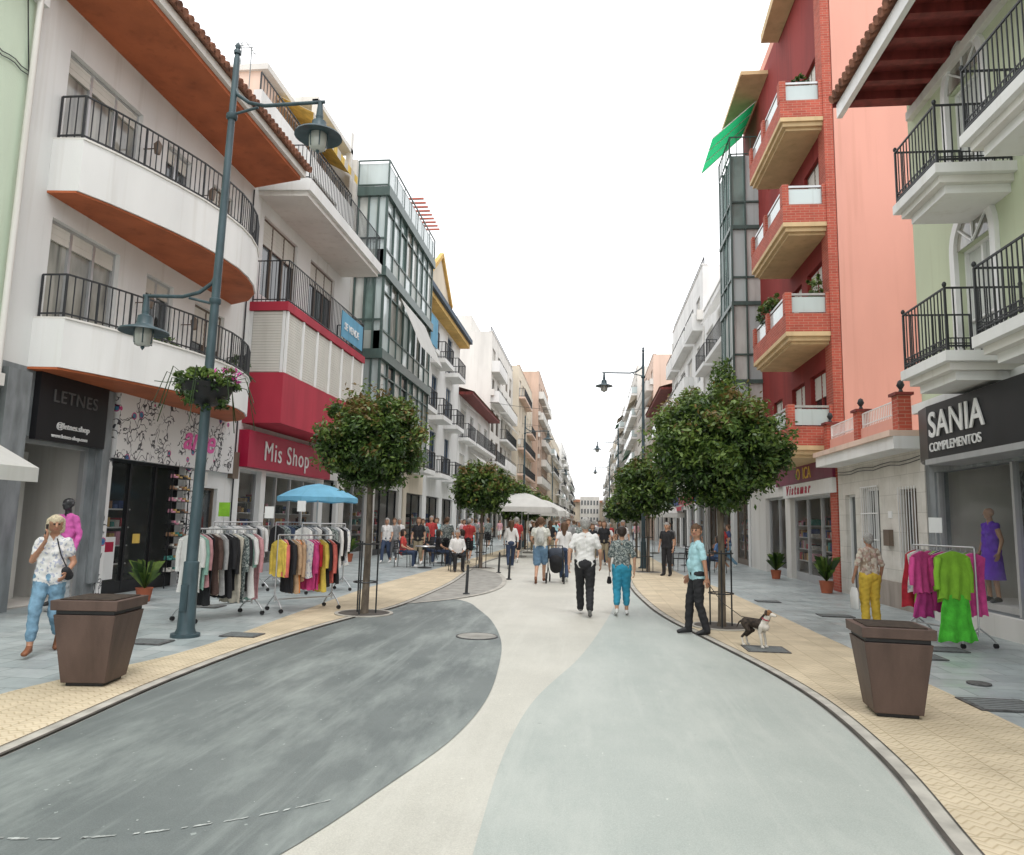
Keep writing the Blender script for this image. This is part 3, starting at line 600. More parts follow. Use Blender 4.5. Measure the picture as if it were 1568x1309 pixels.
# low terrace house
b=O('low_terrace_house',6.5,-1); y0,y1=14.9,19.9
ops=[(17.2,18.2,.9,2.6),(15.3,16.1,.9,2.5),(18.7,19.4,0,2.5)]
core(b,white2,y0,y1,0.01,3.4,4.2); wall(b,stonewall,y0,y1,0,3.4,ops)
window(b,17.2,18.2,.9,2.6,2,whiteframe,glass); window(b,15.3,16.1,.9,2.5,2,bronze,glass); window(b,18.7,19.4,0,2.5,1,whiteframe,glass)
for k in range(9): b.box('window_grille',whiteframe,.03,.045,17.2+k*.123,17.215+k*.123,.85,2.65)
for z in (.85,1.4,2.0,2.62): b.box('window_grille',whiteframe,.046,.056,17.18,18.22,z,z+.03)
for k in range(7): b.box('window_grille',whiteframe,.03,.045,15.3+k*.13,15.315+k*.13,.85,2.55)
b.box('plinth',M('grey_plinth',(.35,.30,.26),.7,.15,3),.003,.06,14.95,18.6,0,.55)
b.box('cornice',white,.0,.55,y0,y1,3.25,3.5); b.box('cornice',peach,.0,.62,y0,y1,3.503,3.62)
b.box('house_number',whiteframe,.003,.02,16.5,16.7,1.9,2.05); b.box('mail_box',bronze,.003,.1,16.5,16.8,1.3,1.65); wires(b,6.47,15,19.8,3.05,2)
for k in range(3):
    y=15.1+k*2.2; b.box('terrace_piers',brick,.1,.36,y,y+.28,3.623,4.36); b.box('terrace_caps',wood,.05,.41,y-.04,y+.32,4.362,4.42); b.lathe('terrace_finials',rail,[(0,4.42),(.05,4.45),(.03,4.5),(.08,4.58),(.05,4.67),(0,4.7)],(6.27,y+.14,0),10)
for k in range(2):
    y=15.38+k*2.2; b.box('terrace_panels',pink,.2,.3,y,y+1.92,3.623,3.95); b.railing('terrace_railing',whiteframe,[(6.25,y),(6.25,y+1.92)],3.95,4.3,.09,.014)
b.done()
# J brick balcony building
b=O('brick_balcony_apartments',6.5,-1); y0,y1=19.95,30.5
ops=[(20.5,24.6,0,2.6),(25.2,28,0,2.7)]
for z in (3.75,6.9,10.05,13.2): ops+=[(20.6,22.0,z+.15,z+2.35),(22.6,24.0,z+.15,z+2.35),(25.2,26.4,z+.9,z+2.3)]
core(b,pink,y0,y1,3.6,19.2,14); wall(b,redwall,y0+.55,y1,3.6,19.2,ops); wall(b,brick,y0,y0+.5498,0,19.2,[],d=.02); wall(b,white2,y0+.55,y1,0,3.6,ops); room(b,y0+.56,y1,3.6,3)
for o in ops[2:]: window(b,*o[:4],n=2,fm=redwall if rnd.random()<.5 else bronze,gm=glass,sh=.3)
shopfront(b,20.5,24.6,2.6,alu,3); shopfront(b,25.2,28,2.7,alu,2)
for i,z in enumerate((3.75,6.9,10.05,13.2)):
    b.box('balcony_slab',sand,.0,1.2,y0+.03,24.0,z-.02,z+.1); b.box('balcony_slab',sand,.0,1.12,y0+.1,23.93,z-.14,z-.022)
    b.box('balcony_slab',sand,.0,1.02,y0+.2,23.85,z-.22,z-.142)
    zb=z+.102; 
    b.box('balcony_parapet',brick,1.04,1.2,y0+.03,24.0,zb,z+.62); b.box('balcony_parapet',brick,.02,1.04,y0+.03,y0+.18,zb,z+.62); b.box('balcony_parapet',brick,.02,1.04,23.86,24.0,zb,z+.62)
    for ya in (y0+.03,22.0,23.75): b.box('balcony_piers',brick,1.03,1.21,ya-.003,ya+.25,z+.622,z+1.22)
    b.box('balcony_piers',brick,.02,.12,y0+.03,y0+.2,z+.622,z+1.22)
    b.box('balcony_glass',glassl,1.1,1.12,y0+.2,24,z+.66,z+1.1); b.box('balcony_glass',glassl,.12,1.03,y0+.1,y0+.12,z+.66,z+1.1)
    b.box('balcony_rails',alu,1.07,1.14,y0+.28,23.75,z+1.14,z+1.2); b.box('balcony_rails',alu,.12,1.03,y0+.08,y0+.14,z+1.14,z+1.2)
b.prism('roof_overhang',sand,[(6.49,y0),(5.7,y0),(5.9,24.5),(6.49,24.5)],18.8,19.1); b.box('roof_parapet',pink,-.4,0,y0,y1,19.21,19.6)
b.box('sign_fascia',M('maroon_sign',(.18,.02,.06),.4,.1,2),.023,.10,20.0,26,3.02,3.7); b.box('sign_panel',whiteframe,.023,.14,19.97,24.9,2.60,3.0)
text(b.e,'Vistamar',signred,(6.35,24.5,2.68),.42,-1,shear=.3,sp=1.75,bold=.006); text(b.e,'O  ICA',yelfab,(6.39,23.4,3.12),.5,-1)
b.box('ac_unit',white2,.003,.4,24.4,25.1,4.6,5.3)
for i,z in enumerate((4.0,7.1,10.2,13.3)):
    b.box('bay_slab',greenframe,0,1.12,27.9,30.4,z,z+.15)
    for k in range(3): b.box('bay_glass',rnd.choice([glassg,glassw,glassl]),.5,1.03,28.0+k*.8,28.798+k*.8,z+.151,z+3.1)
    b.box('bay_glass_end',glassl if i%2 else glassw,.0,.5,28.0,28.06,z+.151,z+3.1)
    for y in (27.96,28.78,29.58,30.33): b.box('bay_mullions',greenframe,1.04,1.1,y,y+.06,z+.152,z+3.099)
    b.box('bay_mullions',greenframe,.0,1.09,27.93,27.98,z+1.1,z+1.17); b.box('bay_mullions',greenframe,1.041,1.09,28.05,30.3,z+1.1,z+1.17)
    b.box('bay_mullions',greenframe,.5,.56,27.92,27.99,z+.152,z+3.099); b.box('bay_mullions',greenframe,1.03,1.11,27.9,27.948,z+.152,z+3.099)
b.railing('roof_railing',greenframe,[(6.5,28),(5.42,28),(5.42,30.4)],16.4,17.2,.3,.025)
v=[(6.4,27.6,18.5),(6.4,30.3,18.5),(4.7,30.6,17.0),(4.7,27.6,17.0)]; b.add('green_awning',greenfab,v,[(0,1,2,3)])
for k in range(4): b.bar('awning_bars',whiteframe,(6.4,27.6+k*.89,18.47),(4.7,27.6+k*.98,16.97),.03)
b.box('roof_house',sand,.0,1.0,26,30.3,18.6,18.75)
b.done()
generic('white_balcony_apartments',6.5,-1,30.7,42,13.2,white,3,31,'rail',bd=.6)
generic('white_corner_apartments',6.5,-1,42.3,58,16.2,white,4,33,'solid',pent=white,bd=.6)
generic('brown_topped_house',6.5,-1,58.3,74,12.5,white2,3,35,'mix',eave=wood)
generic('peach_terrace_house',6.3,-1,74.3,92,18.3,peach,5,37,'solid',trim=white2)
generic('cream_bay_apartments',5.8,-1,92.5,118,21,white2,6,39,'glass')
generic('white_street_house',5.3,-1,119,150,20,white,6,41,'mix')
generic('cream_terrace_house',5.0,-1,151,200,19,cream,5,43,'mix')
generic('white_terrace_house',4.8,-1,201,260,16,white2,5,45,'mix')

# ---------------------------------------------------------------- lamps
m_lg=M('lantern_glass',(.50,.51,.48),.2,.1,6,spec=.7)
def lantern(b,x,y,z):
    b.lathe('lantern_hood',teal,[(0,.30),(.05,.30),(.05,.22),(.10,.19),(.11,.08),(.13,.05),(.33,-.02),(.34,-.045),(.30,-.04),(.12,.0)],(x,y,z),24)
    b.lathe('lantern_glass',m_lg,[(.12,.0),(.135,-.06),(.125,-.2),(.09,-.24),(.0,-.25)],(x,y,z),16)
    for k in range(6):
        a=k*math.pi/3; b.bar('lantern_cage',teal,(x+.14*math.cos(a),y+.14*math.sin(a),z),(x+.125*math.cos(a),y+.125*math.sin(a),z-.22),.012)
    b.lathe('lantern_cage',teal,[(.02,-.24),(.03,-.27),(0,-.31)],(x,y,z),8)
def lamp(x,y,h,hi,lo=None,basket=False,lean=0):
    b=O('street_lamp'); T=lambda z:(x+lean*z,y,z)
    b.tube('post',teal,[T(0),T(.05),T(.051),T(.12),T(.95),T(1.0),T(1.01),T(h*.5),T(h*.99),T(h)],[.19,.19,.14,.115,.10,.10,.078,.062,.045,.03],16)
    for z in (.95,3.6,h*.55,h-1.0): b.lathe('collars',teal,[(.06,z-.05),(.095 if z<3 else .08,z-.03),(.095 if z<3 else .08,z+.03),(.05,z+.05)],(x+lean*z,y,0),14)
    b.lathe('finial',teal,[(.05,0),(.055,.05),(.03,.08),(.045,.13),(0,.2)],T(h),10)
    b.wbox('service_door',teal,x-.05,x+.05,y-.115,y-.095,.35,.7)
    for (z,L_) in [(h-.85,hi)]+([lo] if lo else []):
        s=1 if L_>0 else -1; x0=x+lean*z
        b.tube('arm',teal,[(x0,y,z+.35),(x0+s*.06,y,z+.2),(x0+s*.25,y,z+.06),(x0+s*.5,y,z),(x0+L_*1.05,y,z+.02)],[.03,.03,.028,.028,.026],8)
        b.tube('arm_brace',teal,[(x0,y,z-.12),(x0+s*.4,y,z-.02)],.02,8)
        b.tube('lantern_stem',teal,[(x0+L_,y,z+.03),(x0+L_,y,z-.22)],[.03,.055],10)
        lantern(b,x0+L_,y,z-.48)
    if basket:
        bx=x+lean*3.4
        b.lathe('flower_bowl',black,[(0,3.15),(.15,3.17),(.3,3.3),(.36,3.45),(.34,3.46),(0,3.44)],(bx,y,0),20)
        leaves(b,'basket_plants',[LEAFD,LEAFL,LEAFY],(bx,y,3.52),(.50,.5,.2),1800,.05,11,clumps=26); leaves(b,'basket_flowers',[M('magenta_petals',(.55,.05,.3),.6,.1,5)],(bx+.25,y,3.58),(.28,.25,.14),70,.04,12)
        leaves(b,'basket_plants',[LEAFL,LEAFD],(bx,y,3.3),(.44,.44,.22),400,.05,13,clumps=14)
        for k in range(18):
            a=k*.7; b.tube('trailing_stems',LEAFD,[(bx+.3*math.cos(a),y+.3*math.sin(a),3.5),(bx+.55*math.cos(a),y+.5*math.sin(a),3.55+.1*math.sin(k*3)),(bx+.70*math.cos(a),y+.65*math.sin(a),3.2+.35*math.sin(k*5))],.007,4)
    b.done()
def leafmat(n,c): return M(n,c,.42,.3,9,spec=.5,grime=False,transl=.25)
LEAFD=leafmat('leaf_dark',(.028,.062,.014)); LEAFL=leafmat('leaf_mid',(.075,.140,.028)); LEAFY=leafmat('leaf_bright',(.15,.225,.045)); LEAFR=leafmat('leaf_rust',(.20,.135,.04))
def leaves(b,part,mats,c,rad,n,size,seed,clumps=0,weights=None,shell=.55):
    g=np.random.default_rng(seed); nm=len(mats)
    d=g.normal(size=(n,3)); d/=np.linalg.norm(d,axis=1)[:,None]
    if clumps:
        # evenly spread clumps (fibonacci) with jitter
        i_=np.arange(clumps)+.5; ph=np.arccos(1-2*i_/clumps); th=math.pi*(1+5**.5)*i_
        cd=np.stack([np.cos(th)*np.sin(ph),np.sin(th)*np.sin(ph),np.cos(ph)],1)+g.normal(size=(clumps,3))*.12; cd/=np.linalg.norm(cd,axis=1)[:,None]; cr=g.uniform(shell,.97,clumps)
        cc=cd*cr[:,None]; idx=g.integers(0,clumps,n); pos=cc[idx]+d*(g.uniform(0,1,n)**.5)[:,None]*g.uniform(.13,.25,clumps)[idx][:,None]
        k=n//5; pos[:k]=d[:k]*(g.uniform(.35,.85,k))[:,None]
        rr=np.linalg.norm(pos,axis=1)
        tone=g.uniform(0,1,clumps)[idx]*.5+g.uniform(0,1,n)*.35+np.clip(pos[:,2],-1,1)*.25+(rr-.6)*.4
    else:
        pos=d*(g.uniform(.2,1,n)**.5)[:,None]; tone=g.uniform(0,1,n)
    P=pos*np.array(rad)+np.array(c)
    nr=d*.6+g.normal(size=(n,3))*.6+np.array([0,0,.5]); nr/=np.linalg.norm(nr,axis=1)[:,None]
    t=np.cross(nr,g.normal(size=(n,3))); t/=np.linalg.norm(t,axis=1)[:,None]; u=np.cross(nr,t)
    s=size*g.uniform(.6,1.2,n)[:,None]
    V=np.stack([P-t*s,P+u*s*.42+nr*s*.12,P+t*s,P-u*s*.42+nr*s*.12],1)
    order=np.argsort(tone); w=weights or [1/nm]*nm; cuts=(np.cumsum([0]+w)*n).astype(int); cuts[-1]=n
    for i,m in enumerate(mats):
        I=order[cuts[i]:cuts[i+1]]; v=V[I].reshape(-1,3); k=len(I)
        me=bpy.data.meshes.new(part); me.vertices.add(4*k); me.vertices.foreach_set('co',v.ravel())
        me.loops.add(4*k); me.loops.foreach_set('vertex_index',np.arange(4*k)); me.polygons.add(k); me.polygons.foreach_set('loop_start',np.arange(0,4*k,4))
        me.update(); me.validate(); me.materials.append(m); o=bpy.data.objects.new(part,me); sc.collection.objects.link(o); o.parent=b.e
bark=M('tree_bark',(.16,.13,.10),.9,.3,12,.6,40)
def tree(x,y,cz,rx,rz,n,size,seed,top=0,guard=True,rust=.1,cx=0):
    b=O('street_tree'); g=random.Random(seed); zt=cz-rz*.55
    b.tube('trunk',bark,[(x,y,0),(x+.01,y,.1),(x+.02,y+.01,zt*.5),(x+cx*.5,y,zt),(x+cx,y,cz)],[.085,.065,.055,.05,.03],10)
    for k in range(9):
        a=k*2.4+g.random(); e=g.uniform(.2,1.0); r=g.uniform(.5,.8)
        p0=(x+cx*.5,y,zt-.05+.04*k); p1=(x+cx+rx*.35*math.cos(a),y+rx*.35*math.sin(a),zt+rz*.35*e+.1); p2=(x+cx+rx*r*math.cos(a),y+rx*r*math.sin(a),zt+rz*(e+.2))
        b.tube('limbs',bark,[p0,p1,p2],[.035,.022,.008],6)
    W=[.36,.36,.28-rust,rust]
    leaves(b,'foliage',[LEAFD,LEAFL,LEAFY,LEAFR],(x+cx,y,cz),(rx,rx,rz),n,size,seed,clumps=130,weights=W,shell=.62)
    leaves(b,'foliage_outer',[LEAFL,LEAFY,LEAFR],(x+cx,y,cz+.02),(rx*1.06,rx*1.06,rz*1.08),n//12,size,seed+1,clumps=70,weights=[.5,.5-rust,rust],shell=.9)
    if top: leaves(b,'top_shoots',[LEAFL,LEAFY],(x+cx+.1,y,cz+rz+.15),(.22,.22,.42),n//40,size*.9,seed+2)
    b.lathe('tree_pit_ring',m_kerb,[(.5,.012),(.5,.03),(.44,.03),(.44,.02)],(x,y,0),28,False); b.lathe('tree_pit',m_slot,[(.44,.022),(0,.022)],(x,y,0),28,False)
    if guard:
        for k in range(3):
            a=k*2.1+.4; px,py=x+.2*math.cos(a),y+.2*math.sin(a); b.tube('guard',rail,[(px,py,0),(px,py,1.25)],.014,6)
        for z in (.55,1.2):
            pts=[(x+.2*math.cos(t*math.pi/8),y+.2*math.sin(t*math.pi/8),z) for t in range(17)]; b.tube('guard',rail,pts,.012,5)
    b.done()
lamp(-5.43,9.44,8.5,1.35,(4.75,-1.05),True,.012)
lamp(1.96,27.7,8.3,-1.5)
lamp(1.9,52,8.3,-1.5); lamp(-4.3,46,8.3,1.5); lamp(1.9,76,8.3,-1.5); lamp(-4.3,80,8.3,1.5)
tree(-3.88,12.35,3.00,.98,.86,26000,.050,1,rust=.13)
tree(2.14,12.41,2.98,1.14,.98,32000,.052,2,top=1,rust=.03,cx=-.02)
tree(-3.8,25,2.75,1.05,.9,8000,.09,3,rust=.06); tree(-3.9,34,2.7,1.1,.9,4500,.12,4,rust=.05); tree(-3.9,43,2.7,1.1,.95,3000,.15,5,rust=.05); tree(-3.9,54,2.7,1.1,.95,2200,.17,6,rust=.05)
tree(1.95,25.5,2.95,1.1,1.0,9000,.09,7,rust=.02); tree(2.2,36,2.8,1.1,.95,4500,.12,8,rust=.02); tree(2.2,47,2.8,1.1,.95,3000,.15,9,rust=.02); tree(2.2,60,2.8,1.1,.95,2200,.18,10,rust=.02)
# ---------------------------------------------------------------- planters
def planter(x,y,rot,s=1):
    b=O('street_planter'); 
    def sq(w,z): 
        h=w/2; c,s_=math.cos(rot),math.sin(rot); return [(x+c*px-s_*py,y+s_*px+c*py,z) for px,py in ((-h,-h),(h,-h),(h,h),(-h,h))]
    def fr(mat,part,a,z0,c,z1): b.add(part,mat,sq(a,z0)+sq(c,z1),[(0,1,5,4),(1,2,6,5),(2,3,7,6),(3,0,4,7),(4,5,6,7),(3,2,1,0)])
    fr(brownpl,'tapered_body',.40*s,.045,.56*s,.66*s); fr(black,'recess_band',.53*s,.661*s,.53*s,.70*s)
    fr(brownpl,'rim',.60*s,.70*s,.61*s,.79*s); fr(black,'feet',.34*s,.012,.34*s,.044); fr(M('soil',(.05,.035,.025),.95,.3,20),'soil',.5*s,.79*s,.5*s,.80*s)
    b.done(.006)
planter(-4.78,6.75,R(8),1.03); planter(2.72,7.1,R(-6),1.0)

# ---------------------------------------------------------------- figures
def capsule(a,b,ra,rb,seg=12):
    a=Vector(a);b=Vector(b);d=b-a
    if d.length<1e-4: d=Vector((0,0,1)); b=a+d*.002
    d=d.normalized(); pts=[];rad=[]
    for k in range(4): t=k/4*math.pi/2; pts.append(a-d*ra*math.cos(t)); rad.append(max(.0008,ra*math.sin(t)))
    for t in (0,.5,1): pts.append(a.lerp(b,t)); rad.append(ra+(rb-ra)*t)
    for k in range(1,5): t=k/4*math.pi/2; pts.append(b+d*rb*math.sin(t)); rad.append(max(.0008,rb*math.cos(t)))
    x=d.orthogonal().normalized(); y=d.cross(x); v=[];f=[]
    for p,r in zip(pts,rad):
        for k in range(seg):
            q=p+(x*math.cos(2*math.pi*k/seg)+y*math.sin(2*math.pi*k/seg))*r; v.append(tuple(q))
    for j in range(len(pts)-1):
        for k in range(seg): f.append((j*seg+k,j*seg+(k+1)%seg,(j+1)*seg+(k+1)%seg,(j+1)*seg+k))
    f.append(tuple(range(seg-1,-1,-1))); n=(len(pts)-1)*seg; f.append(tuple(range(n,n+seg)))
    return v,f
def remesh_body(prims,voxel,sm=3,wr=None):
    V=[];F=[]
    for a,b,ra,rb,m in prims:
        v,f=capsule(a,b,ra,rb); n=len(V); V+=v; F+=[tuple(i+n for i in q) for q in f]
    me=bpy.data.meshes.new('t'); me.from_pydata(V,[],F); o=bpy.data.objects.new('t',me); sc.collection.objects.link(o)
    r=o.modifiers.new('r','REMESH'); r.mode='VOXEL'; r.voxel_size=voxel; s=o.modifiers.new('s','SMOOTH'); s.factor=.5; s.iterations=sm
    dg=bpy.context.evaluated_depsgraph_get(); out=bpy.data.meshes.new_from_object(o.evaluated_get(dg)); bpy.data.objects.remove(o)
    mats=[]; 
    for p in prims:
        if p[4] not in mats: mats.append(p[4])
    out.materials.clear()
    for m in mats: out.materials.append(m)
    def classify(c):
        n=len(c); best=np.full(n,1e9); mi=np.zeros(n,int)
        for a,b,ra,rb,m in prims:
            a=np.array(a,float);b=np.array(b,float);d=b-a; L2=max(1e-8,d@d); t=np.clip(((c-a)@d)/L2,0,1); q=np.linalg.norm(c-(a+t[:,None]*d),axis=1)-(ra+(rb-ra)*t)
            k=q<best; best[k]=q[k]; mi[k]=mats.index(m)
        return mi
    n=len(out.polygons); c=np.empty(n*3); out.polygons.foreach_get('center',c); mi=classify(c.reshape(-1,3))
    out.polygons.foreach_set('material_index',mi.astype(np.int32)); out.polygons.foreach_set('use_smooth',[True]*n)
    if wr:
        nv=len(out.vertices); co=np.empty(nv*3); out.vertices.foreach_get('co',co); co=co.reshape(-1,3); no=np.empty(nv*3); out.vertices.foreach_get('normal',no); no=no.reshape(-1,3)
        vm=classify(co); isc=np.array([m.name.startswith('cloth') for m in mats])[vm]
        x,y,z=co.T; f=np.sin(z*38+x*22+np.sin(y*25+wr)*1.6)+.7*np.sin(z*71-x*35+y*30+wr*2)+.6*np.sin(x*60+z*15+wr)
        co+=no*(f*.0035*isc)[:,None]; out.vertices.foreach_set('co',co.ravel())
    out.update()
    return out
SK=M('skin',(.52,.30,.20),.55,.08,20,grime=False); SK2=M('tanned_skin',(.42,.22,.14),.55,.08,20,grime=False)
def cloth(n,c,var=.12,sc_=6): return M('cloth_'+n,c,.85,var,sc_,.5,22,grime=False)
H_grey=M('hair_grey',(.38,.37,.35),.7,.25,50,.6,90,grime=False); H_dark=M('hair_dark',(.035,.022,.016),.55,.25,50,.6,90,grime=False); H_blond=M('hair_blonde',(.62,.53,.37),.7,.2,50,.6,90,grime=False); H_brown=M('hair_brown',(.12,.065,.035),.6,.2,50,.6,90,grime=False)
eye=M('eye_dark',(.02,.015,.012),.3,0); lip=M('lips',(.40,.12,.10),.5,0)
POSES={
 'stand':dict(kR=(.10,.03,.50),aR=(.11,-.01,.09),tR=(.13,.15,.035),kL=(-.10,.03,.50),aL=(-.11,-.01,.09),tL=(-.13,.15,.035),eR=(.24,-.03,1.14),wR=(.25,.06,.89),eL=(-.24,-.03,1.14),wL=(-.25,.06,.89)),
 'walk':dict(kR=(.09,.20,.53),aR=(.08,.30,.12),tR=(.08,.45,.07),kL=(-.09,.03,.48),aL=(-.09,-.28,.17),tL=(-.09,-.17,.04),eR=(.24,-.12,1.15),wR=(.24,-.12,.89),eL=(-.24,.02,1.14),wL=(-.24,.2,.94)),
 'walk2':dict(kL=(-.09,.20,.53),aL=(-.08,.30,.12),tL=(-.08,.45,.07),kR=(.09,.03,.48),aR=(.09,-.28,.17),tR=(.09,-.17,.04),eL=(-.24,-.12,1.15),wL=(-.24,-.12,.89),eR=(.24,.02,1.14),wR=(.24,.2,.94)),
 'sit':dict(kR=(.13,.44,.93),aR=(.13,.42,.50),tR=(.14,.58,.45),kL=(-.13,.44,.93),aL=(-.13,.38,.50),tL=(-.13,.54,.45),eR=(.25,.03,1.15),wR=(.16,.27,1.05),eL=(-.25,.03,1.15),wL=(-.14,.27,1.05)),
}
def lerp(a,b,t): return tuple(a[i]+(b[i]-a[i])*t for i in range(3))
def hand(V,F,w,dirv,side,fwd=(0,1,0)):
    d=Vector(dirv).normalized(); s=Vector(fwd); s=(s-d*s.dot(d)).normalized(); nrm=d.cross(s)*side
    w=Vector(w)
    def tb(pts,rad):
        v,f=loft(pts,rad,6); n=len(V); V.extend(v); F.extend([tuple(i+n for i in q) for q in f])
    for k in range(4):
        o=s*(.027-.018*k); tb([w+o*.5,w+d*.045+o,w+d*.085+o],[.015,.0135,.011])
        L=[.068,.078,.072,.055][k]; c=-nrm
        tb([w+d*.08+o,w+d*(.085+L*.45)+o+c*.006,w+d*(.085+L*.8)+o+c*.02,w+d*(.085+L*.92)+o+c*.035],[.0095,.009,.008,.006])
    tb([w+d*.025+s*.03,w+d*.055+s*.052-nrm*.01,w+d*.09+s*.058-nrm*.022],[.012,.0105,.008])
def person(name,loc,rot,pose='stand',h=1.72,skin=None,hair=None,hairlen='short',top=None,sleeve=.55,bottom=None,leg=1.0,shoe=None,female=False,hy=0,hp=0,face=True,voxel=.012,ov={},belly=0,detail=True,loose=1.0,extras=None,lean=0,ground=.012):
    skin=skin or SK; s=h/1.75
    J=dict(POSES[pose]); J.update(ov); sw=.155 if female else .178; hw=.09
    P=[]; A=lambda a,b,ra,rb,m:P.append((a,b,ra,rb,m))
    for sd,S in ((1,'R'),(-1,'L')):
        hip=(sd*hw,0,.92); k=J['k'+S]; a=J['a'+S]; t=J['t'+S]
        A(hip,k,.088,.058,skin); A(k,a,.056,.036,skin)
        if leg>0:
            if leg<=.5: A(hip,lerp(hip,k,leg*2),.102*loose,(.105-.02*leg)*loose,bottom)
            else:
                A(hip,k,.100*loose,.074*loose,bottom); e=lerp(k,a,min(1,(leg-.5)*2)); A(k,e,.072*loose,.060*loose,bottom)
        A(a,t,.040,.032,shoe); A((a[0],a[1]-.025,a[2]-.035 if a[2]<.2 else a[2]-.04),t,.036,.03,shoe)
        A(lerp(a,t,.5),(t[0]+.018*sd,t[1],t[2]),.034,.03,shoe)
    A((-hw,0,.96),(hw,0,.96),.108,.108,bottom); A((-.05,-.03,.93),(.05,-.03,.93),.105,.105,bottom)
    cw=.062 if female else .078
    for sd in (1,-1):
        A((sd*.062,.0,1.0),(sd*.062,.01+belly*.3,1.12),.112,.108+belly*.2,top); A((sd*.06,.012+belly*.5,1.12),(sd*cw,.0,1.33),.108,.112 if not female else .10,top)
        A((sd*(sw-.05),-.005,1.36),(sd*.05,-.01,1.42),.075,.07,top)
        A((sd*.075,-.0,.93),(sd*.07,0,1.02),.118,.113,top)
        if female: A((sd*.06,.075,1.27),(sd*.06,.08,1.27),.06,.05,top)
    if belly: A((0,.06,1.08),(0,.06,1.12),.11,.11,top)
    for sd,S in ((1,'R'),(-1,'L')):
        sh=(sd*sw,-.005,1.405); e=J['e'+S]; w=J['w'+S]
        A(sh,e,.048,.038,skin); A(e,w,.037,.024,skin)
        if sleeve<=1: A(sh,lerp(sh,e,sleeve),.062,.056,top)
        else: A(sh,e,.062,.048,top); A(e,lerp(e,w,sleeve-1),.047,.038,top)
    A((0,-.015,1.42),(0,.005,1.56),.054,.05,skin); A((-.05,-.015,1.44),(.05,-.015,1.44),.055,.055,top)
    cy,sy=math.cos(hy),math.sin(hy); cp,sp=math.cos(hp),math.sin(hp)
    def Hd(p):
        x,y,z=p; z-=1.55; y,z=y*cp-z*sp,y*sp+z*cp; x,y=x*cy-y*sy,x*sy+y*cy; return (x,y+.01,z+1.55)
    def AH(a,b,ra,rb,m): A(Hd(a),Hd(b),ra,rb,m)
    AH((0,-.012,1.655),(0,.01,1.655),.084,.08,skin); AH((0,.03,1.645),(0,.045,1.575),.064,.042,skin)
    AH((.03,.02,1.59),(-.03,.02,1.59),.045,.045,skin)
    if voxel<.02:
        AH((0,.098,1.645),(0,.112,1.617),.010,.016,skin)
        for sd in (1,-1): AH((sd*.084,-.005,1.64),(sd*.084,-.008,1.61),.018,.012,skin)
    if hair:
        AH((0,-.035,1.668),(0,.012,1.690),.088,.076,hair); AH((0,-.045,1.62),(0,-.04,1.66),.078,.085,hair)
        for sd in (1,-1): AH((sd*.045,-.03,1.63),(sd*.045,-.01,1.68),.052,.052,hair)
        if hairlen in('bob','long'):
            for sd in (1,-1): AH((sd*.06,-.02,1.67),(sd*.07,-.02,1.55),.05,.045,hair)
            AH((0,-.05,1.65),(0,-.055,1.53),.08,.07,hair)
        if hairlen=='long': AH((0,-.06,1.55),(0,-.07,1.38),.075,.05,hair)
    me=remesh_body(P,voxel,3,1+len(name)+abs(loc[0]) if voxel<.015 else None)
    ob=O(name)
    zc=np.empty(len(me.vertices)*3); me.vertices.foreach_get('co',zc); zmin=zc[2::3].min()
    if detail:
        Vh=[];Fh=[]
        for sd,S in ((1,'R'),(-1,'L')):
            w=Vector(J['w'+S]); e=Vector(J['e'+S]); hand(Vh,Fh,w-(w-e).normalized()*.015,J.get('h'+S,(w-e)),sd)
        ob.add('hands',skin,Vh,Fh,True)
        if face:
            for sd in (1,-1):
                v,f=capsule(Hd((sd*.032,.083,1.65)),Hd((sd*.022,.087,1.65)),.009,.009,8); ob.add('eyes',eye,v,f,True)
                v,f=capsule(Hd((sd*.042,.08,1.672)),Hd((sd*.018,.09,1.675)),.005,.005,6); ob.add('eyebrows',hair or eye,v,f,True)
            v,f=capsule(Hd((.02,.083,1.588)),Hd((-.02,.083,1.588)),.006,.006,6); ob.add('mouth',lip,v,f,True)
    if extras: extras(ob,J)
    ob.done()
    o=bpy.data.objects.new('body',me); sc.collection.objects.link(o); o.parent=ob.e
    ob.e.scale=(s,s,s); ob.e.rotation_euler=(0,lean,rot); ob.e.location=(loc[0],loc[1],ground-zmin*s)
    return ob.e
def dup(src,loc,rot,sc_=1.0,name='pedestrian'):
    e=bpy.data.objects.new(name,None); sc.collection.objects.link(e); e.location=(loc[0],loc[1],src.location.z*sc_); e.rotation_euler=(0,0,rot); e.scale=tuple(k*sc_ for k in src.scale)
    for c in src.children:
        o=bpy.data.objects.new(c.name.split('.')[0],c.data); sc.collection.objects.link(o); o.parent=e
w_shirt=cloth('white_shirt',(.70,.69,.67),.06); blk=cloth('black',(.022,.022,.025)); jeans=cloth('light_jeans',(.17,.30,.41),.2,10); djeans=cloth('dark_jeans',(.04,.06,.11))
turq=cloth('turquoise',(.035,.28,.42)); cyanp=cloth('pale_cyan',(.38,.62,.67),.06); khaki=cloth('khaki',(.32,.27,.18)); yell=cloth('mustard',(.66,.46,.06))
def pat(name,cols,scale):
    def fn(nt,N,L,p,v):
        w=N.new('ShaderNodeTexVoronoi'); w.inputs['Scale'].default_value=scale; L.new(v,w.inputs['Vector'])
        sp_=N.new('ShaderNodeSeparateColor'); L.new(w.outputs[1],sp_.inputs[0]); r=ramp(N,[i/len(cols) for i in range(len(cols))],cols,'CONSTANT'); L.new(sp_.outputs[0],r.inputs[0]); L.new(r.outputs[0],p.inputs['Base Color'])
    return node_mat(name,fn,.85)
